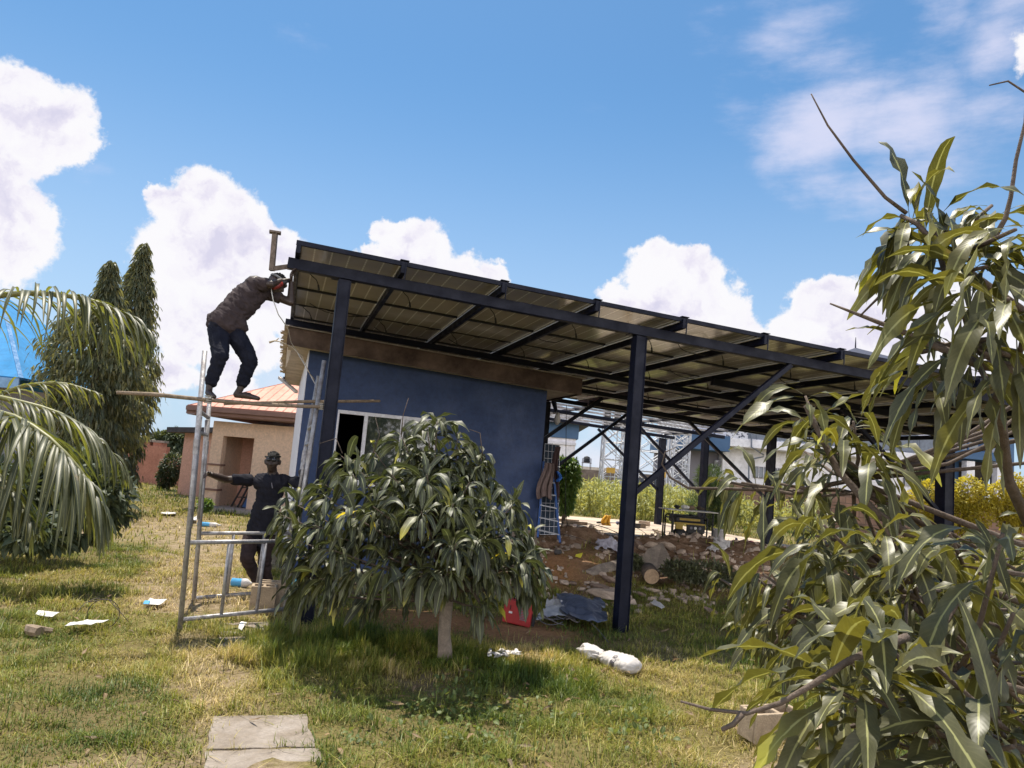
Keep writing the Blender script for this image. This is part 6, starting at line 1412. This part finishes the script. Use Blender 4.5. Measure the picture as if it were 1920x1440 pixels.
# ------------------------------------------------------------------ generator under its board table
zS = .57
gq = P(1284, 1018, 16.6); Dg = G(1284, 1016, zS)[1]; gq = P(1284, 1016, Dg); gq[2] = zS; s = 70*Dg/FPX/.72
gx_ = unit([1, .10, 0]); gy_ = np.array([-gx_[1], gx_[0], 0]); A3 = (gx_, gy_, np.array([0, 0, 1.]))
def GP_(a, b, c): return gq+gx_*a*s+gy_*b*s+np.array([0, 0, c*s])
gen = thing('generator', gq, 'black and yellow petrol generator in a tube frame on the slab under a board', 'generator')
fr = MB()
for y in (-.24, .24):
    fr.path([GP_(x, y, z) for x, z in ((-.33, .03), (-.33, .46), (-.30, .49), (.30, .49), (.33, .46), (.33, .03), (.30, .0), (-.30, .0), (-.33, .03))], .016*s, 8, caps=False)
for x in (-.33, .33): fr.tube(GP_(x, -.24, .04), GP_(x, .24, .04), .014*s); fr.tube(GP_(x, -.24, .44), GP_(x, .24, .44), .014*s)
fr.build('tube_frame', M_black, gen, smooth=True)
M_gy = mat('generator_yellow', (.42, .28, .03), .5, 0, .3, 12)
def gbx(name, c, sz, m, bev=.02, parent=gen): b = MB().box(GP_(*c), tuple(np.array(sz)*s), A3); return b.build(name, m, parent, bevel=bev*s)
gbx('fuel_tank', (0, 0, .43), (.56, .42, .14), M_black, .035); gbx('tank_stripe', (0, -.214, .43), (.40, .008, .04), M_gy, .002)
b = MB().lathe(GP_(.1, 0, .50), [(0, .04*s), (.02*s, .042*s), (.025*s, .03*s)], 14); b.build('fuel_cap', M_black, gen)
gbx('control_panel', (.12, -.20, .27), (.34, .05, .17), M_black, .01)
for k, x in enumerate((.03, .11, .20)): MB().lathe(GP_(x, -.228, .28), [(0, .026*s), (-.008*s, .024*s)], 14, (0, 1, 0)).build('socket', (M_greyw, M_paper, M_greyw)[k], gen)
gbx('yellow_bar', (.0, -.225, .355), (.6, .012, .03), M_gy, .003); gbx('side_panel', (-.2, -.2, .30), (.14, .06, .12), M_gy, .01)
b = MB().lathe(GP_(-.18, -.2, .14), [(0, .13*s), (.05*s, .13*s), (.06*s, .10*s), (.2*s, .10*s)], 20, (0, 1, 0)); b.build('recoil_cover', M_black, gen, smooth=True)
b = MB()
for k in range(7): b.lathe(GP_(.02+.035*k, -.05, .13), [(0, .11*s), (.012*s, .11*s)], 18, tuple(gx_))
b.lathe(GP_(.0, -.05, .13), [(0, .09*s), (.3*s, .09*s)], 16, tuple(gx_)); b.build('alternator', mat('oily_metal', (.08, .07, .06), .5, .5), gen)
gbx('battery', (.26, .1, .1), (.1, .14, .14), M_greyw)
tb = thing('board_table', gq, 'thin pale board on dark legs standing over the generator', 'table')
w = MB().box(GP_(.03, -.02, .595), (.98*s, .62*s, .02), (gx_, gy_, np.array([0, 0, 1.]))); w.build('board', mat('pale_board', (.62, .58, .50), .6, 0, .2, 5), tb)
for x, y in ((-.36, -.28), (.42, -.28), (-.36, .27), (.42, .27)): MB().tube(GP_(x, y, 0), GP_(x, y, .58), .016*s, n=8).build('leg', M_black, tb)
for k, (x, y, w_, m_, lab) in enumerate(((-.2, 0, .14, M_black, 'dark tool at the left end of the board over the generator'), (-.05, -.05, .17, M_paper, 'white crumpled packet on the board over the generator'), (.1, .02, .2, M_wood, 'brown bundled cloth on the board over the generator'), (.27, 0, .18, mat('dark_brown_cloth', (.06, .045, .035), .9), 'dark bundle at the right end of the board over the generator'))):
    o = bpy.data.objects.new(('hand_tool', 'packet', 'cloth_bundle', 'cloth_bundle')[k], smesh[k].copy()); o.data.materials.clear(); o.data.materials.append(m_); COL.objects.link(o)
    o.location = GP_(x, y, .605+.045); o.scale = (w_*s, w_*s*.8, .15*s); tag(o, lab, ('tool', 'packet', 'bundle', 'bundle')[k])
# bucket
q = G(1347, 1017, zS+.02); q = P(1347, 1017, min(q[1], 18.5)); q[2] = float(zg(q[0], q[1])); bk = thing('paint_bucket', q, 'white plastic bucket standing right of the generator', 'bucket')
MB().lathe(q, [(0, .125), (.01, .13), (.30, .15), (.305, .158), (.33, .158), (.335, .14), (.30, .135)], 24).build('pail', M_sheetw, bk, smooth=True)
MB().path([q+np.array([.155*math.cos(a_), -.03, .31-.17*math.sin(a_)]) for a_ in np.linspace(0, 3.14, 14)], .004, 5).build('handle', M_galv, bk)
# ladder, leaning panel and jacket at the shed corner
DL = 12.9
M_lad = mat('blue_ladder_paint', (.03, .09, .28), .45, .1, .3, 10)
def base_of(x, y): return on(x, y)
lf = thing('step_ladder', base_of(1050, 1018), 'blue step ladder leaning open at the right corner of the shed', 'ladder')
bA, bB = P(1050, 1018, DL-.25), P(1008, 1008, DL-.25); tA, tB = P(1036, 868, DL+.25), P(1019, 866, DL+.25)
for a_, b_ in ((bA, tA), (bB, tB)): MB().bar(a_, b_, .035, .07, up=(0, 1, 0)).build('rail', M_lad, lf, bevel=.004)
for k in np.linspace(.1, .9, 6): MB().bar(lerp(bA, tA, k), lerp(bB, tB, k), .09, .02).build('step', mat('worn_step', (.35, .36, .40), .5, .4) if k < .15 else bpy.data.materials['worn_step'], lf)
bC, bD = bA+[.02, .75, 0], bB+[.05, .75, 0]
for a_, b_ in ((bC, tA+[0, .04, 0]), (bD, tB+[0, .04, 0])): MB().bar(a_, b_, .025, .05, up=(0, 1, 0)).build('rear_rail', M_lad, lf)
lp = thing('leaning_solar_panel', P(1030, 998, DL+.5), 'dark gridded solar panel leaning upright against the shed corner behind the ladder', 'solar panel')
pA, pB, pC, pD = P(1012, 1002, DL+.3), P(1047, 1002, DL+.3), P(1049, 835, DL+.95), P(1022, 832, DL+.95)
m_ = MB().quad(pA, pB, pC, pD).build('panel_sheet', None or M_winb, lp, solid=.03)
gd = MB(); off = np.array([0, -.012, 0])
for k in np.linspace(0, 1, 13): gd.bar(lerp(pA, pD, k)+off, lerp(pB, pC, k)+off, .006, .008)
for k in np.linspace(0, 1, 5): gd.bar(lerp(pA, pB, k)+off, lerp(pD, pC, k)+off, .006, .008)
gd.build('cell_grid', M_white, lp)
jk = MB(); n_ = 16; top = lerp(tA, tB, .5)+[0, -.06, .05]
for i in range(14):
    for k in range(n_):
        pass
def cloth(name, top, W_, Hh, m, label, seed, cat='clothing'):
    nn = 26; s_ = np.linspace(0, 1, nn); U_, V_ = np.meshgrid(s_, s_); wd = W_*(.55+.65*V_-.25*V_**3)
    x = top[0]+(U_-.5)*wd+.03*np.sin(V_*5+seed); z = top[2]-V_*Hh-.05*Hh*np.sin(U_*7+seed)*V_; y = top[1]+.035*np.sin(U_*16+V_*3+seed)-.02*np.cos(U_*31)-.07*np.sin(3.14*U_)
    Vv = np.stack([x, y, z], -1).reshape(-1, 3); I = np.arange(nn*nn).reshape(nn, nn); Ff = np.stack([I[:-1, :-1], I[:-1, 1:], I[1:, 1:], I[1:, :-1]], -1).reshape(-1, 4)
    o = mesh_np(name, Vv, Ff, m, origin=top); s2_ = o.modifiers.new('s', 'SOLIDIFY'); s2_.thickness = .01; tag(o, label, cat)
cloth('hanging_jacket', P(1027, 868, DL-.05), .26, .58, mat('brown_jacket', (.17, .12, .11), .9, 0, .3, 8), 'limp brown jacket hanging over the top of the blue ladder', 1)
cloth('hanging_cloth', P(1046, 838, DL+.2), .13, .85, mat('dark_red_brown_cloth', (.05, .025, .025), .9, 0, .3, 8), 'narrow dark cloth hanging right of the brown jacket', 3, 'cloth')
cloth('blue_rag', P(1048, 884, DL+.1), .07, .17, mat('bright_blue_rag', (.02, .12, .45), .7), 'small bright blue rag beside the dark hanging cloth', 5, 'rag')
w = MB().path([P(1043, 790, 14), P(1042, 775, 14), P(1045, 800, 14)], .02, 6)
lampo = thing('hanging_lamp', P(1046, 787, 14.), 'small bare lamp holder with pale bulb hanging under the beam past the shed corner', 'lamp')
MB().path([P(1038, 752, 14), P(1043, 772, 14.)], [.05, .03], 8).build('lamp_arm', M_steel, lampo); MB().lathe(P(1045, 786, 14), [(-.10, .02), (-.06, .05), (0, .06), (.06, .045), (.12, .03)], 12).build('bulb', M_sheetw, lampo, smooth=True)
# odds and ends on the slab
def junk(name, x, y, sz, m, label, cat, k=0, D=None):
    q = G(x, y, zS); o = bpy.data.objects.new(name, smesh[k % 6].copy()); o.data.materials.clear(); o.data.materials.append(m); COL.objects.link(o); sc_ = q[1]/FPX
    o.location = q+[0, 0, sz[1]*sc_*.4]; o.scale = (sz[0]*sc_*1.1, sz[0]*sc_*.6, sz[1]*sc_*1.3); o.rotation_euler = (0, 0, k); tag(o, label, cat); return o
cloth('yellow_bag', P(1138, 966, G(1138, 985, zS)[1])+[0, 0, 0], .28, .0+20*G(1138, 985, zS)[1]/FPX, mat('orange_yellow_bag', (.70, .38, .03), .5), 'crumpled orange yellow bag standing on the slab', 2, 'bag')
junk('tool_pile', 1078, 988, (10, 7), M_greyw, 'grey tool part on the slab left of the yellow bag, farther one', 'tool', 1); junk('tool_pile', 1088, 990, (12, 6), M_junk, 'dark tool part on the slab, nearer the ladder side', 'tool', 2)
junk('tool_pile', 1124, 982, (12, 6), M_junk, 'dark handle lying just left of the yellow bag', 'tool', 3); junk('bundle', 1158, 984, (14, 9), mat('slate_cloth', (.12, .12, .2), .8), 'slate cloth between the yellow bag and tall post', 'bundle', 4)
for k, (x, lab) in enumerate(((1194, 'first dark block right of the tall navy post on the slab'), (1204, 'second block right of the tall navy post on the slab'))):
    q = G(x, 990, zS); m = MB().box(q+[0, 0, .06], (.18, .12, .12)); tag(m.build('wood_offcut', M_junk if k == 0 else M_wood, None, origin=q, bevel=.01), lab, 'offcut')
q = G(1217, 986, zS); a_ = P(1198, 985, q[1]-.9); b_ = P(1218, 986, q[1]-.4); m = MB().box(P(1208, 985, q[1]-1.)+[0, 0, .05], (.3, .14, .14)); tag(m.build('brick', M_stone, None, origin=q, bevel=.01), 'brown brick lying at the foot of the farthest canopy post', 'brick')
for k, (x0, x1, y0) in enumerate(((1225, 1243, 1001), (1228, 1246, 1005))):
    a_, b_ = G(x0, y0-6, zS)+[0, 0, .03], G(x1, y0, zS)+[0, 0, .03]; tag(MB().bar(a_, b_, .06, .03).build('timber_strip', M_wood, None, origin=a_), ('upper', 'lower')[k]+' of two timber strips on the slab left of the generator', 'timber')
for k, (x0, x1, y0) in enumerate(((1048, 1085, 975), (1055, 1100, 979))):
    a_, b_ = G(x0, y0, zS+.04), G(x1, y0+3, zS+.04); tag(MB().bar(a_, b_, .12, .08).build('timber_plank', M_wood, None, origin=a_), ('farther', 'nearer')[k]+' brown plank on the slab edge before the green bush', 'timber')
w = MB()
for k in range(13):
    c0 = G(rng.uniform(1062, 1180), rng.uniform(1000, 1024), zS+.01); r_ = rng.uniform(.35, .8); a0 = rng.uniform(0, 3); hh = rng.uniform(.05, .28)
    w.path([c0+np.array([r_*math.cos(a_), .6*r_*math.sin(a_), .02+hh*max(0, math.sin((a_-a0)/2.6*3.14))]) for a_ in np.linspace(a0, a0+2.6, 16)], .0055, 4)
w.path([P(1061, 985, 14), P(1064, 1000, 14), P(1075, 1012, 14), P(1100, 1020, 14), P(1115, 1024, 14)], .007, 5)
tag(w.build('reinforcing_wire', M_wire, None, origin=G(1100, 1010, zS), smooth=True), 'tangle of springy dark wire arcs on the front of the slab', 'wire')
cb = MB().path([P(1062, 760, 14.2), P(1061, 850, 14.2), P(1060, 960, 14.1), P(1066, 995, 14.)], .006, 5); tag(cb.build('hanging_cable', M_black, None, origin=P(1062, 760, 14.2)), 'thin black cable hanging straight down right of the ladder', 'cable')
q = on(1440, 1028); junk('red_rag', 1408, 1020, (20, 7), mat('red_cloth', (.45, .05, .07), .8), 'red rag on the ground beyond the bucket', 'rag', 5); junk('purple_can', 1380, 1016, (8, 10), mat('purple_can', (.10, .07, .18), .5), 'small purple container right of the bucket', 'can', 2)
junk('black_bag', 1045, 1046, (26, 16), M_junk, 'dark bag slumped at the foot of the ladder', 'bag', 1).location = on(1045, 1046)+[0, 0, .08]
# fallen leaves and straw
n = 1500; x = rng.uniform(-5, 6, n); y = rng.uniform(2.6, 12, n); k = (np.abs(x) < .8*y+1) & (rng.random(n) < .25+.9*np.exp(-((x+.4)/1.6)**2-((y-7)/1.4)**2)+.8*np.exp(-((x-2.2)/1.)**2-((y-4)/1.5)**2)); x, y = x[k], y[k]; n = len(x)
th = rng.uniform(0, 6.28, n); Vv, Ff, Aa = leaves(np.stack([x, y, zg(x, y)+rng.uniform(.015, .05, n)], 1), np.stack([np.cos(th), np.sin(th), rng.normal(.1, .15, n)], 1), rng.uniform(.05, .15, n), rng.uniform(.015, .032, n), droop=rng.uniform(-.1, .3, n), nseg=4, prof=np.array([.1, .9, 1, .6, .05]), fold=.35)
o = mesh_np('fallen_leaves', Vv, Ff, leafmat('dead_leaf', (.20, .13, .07), (.28, .19, .11), (.35, .26, .15), .15, .7, trans_col=(1, 1, 1)), attr=Aa); tag(o, 'brown fallen leaves scattered through the grass', 'leaf litter', kind='stuff')
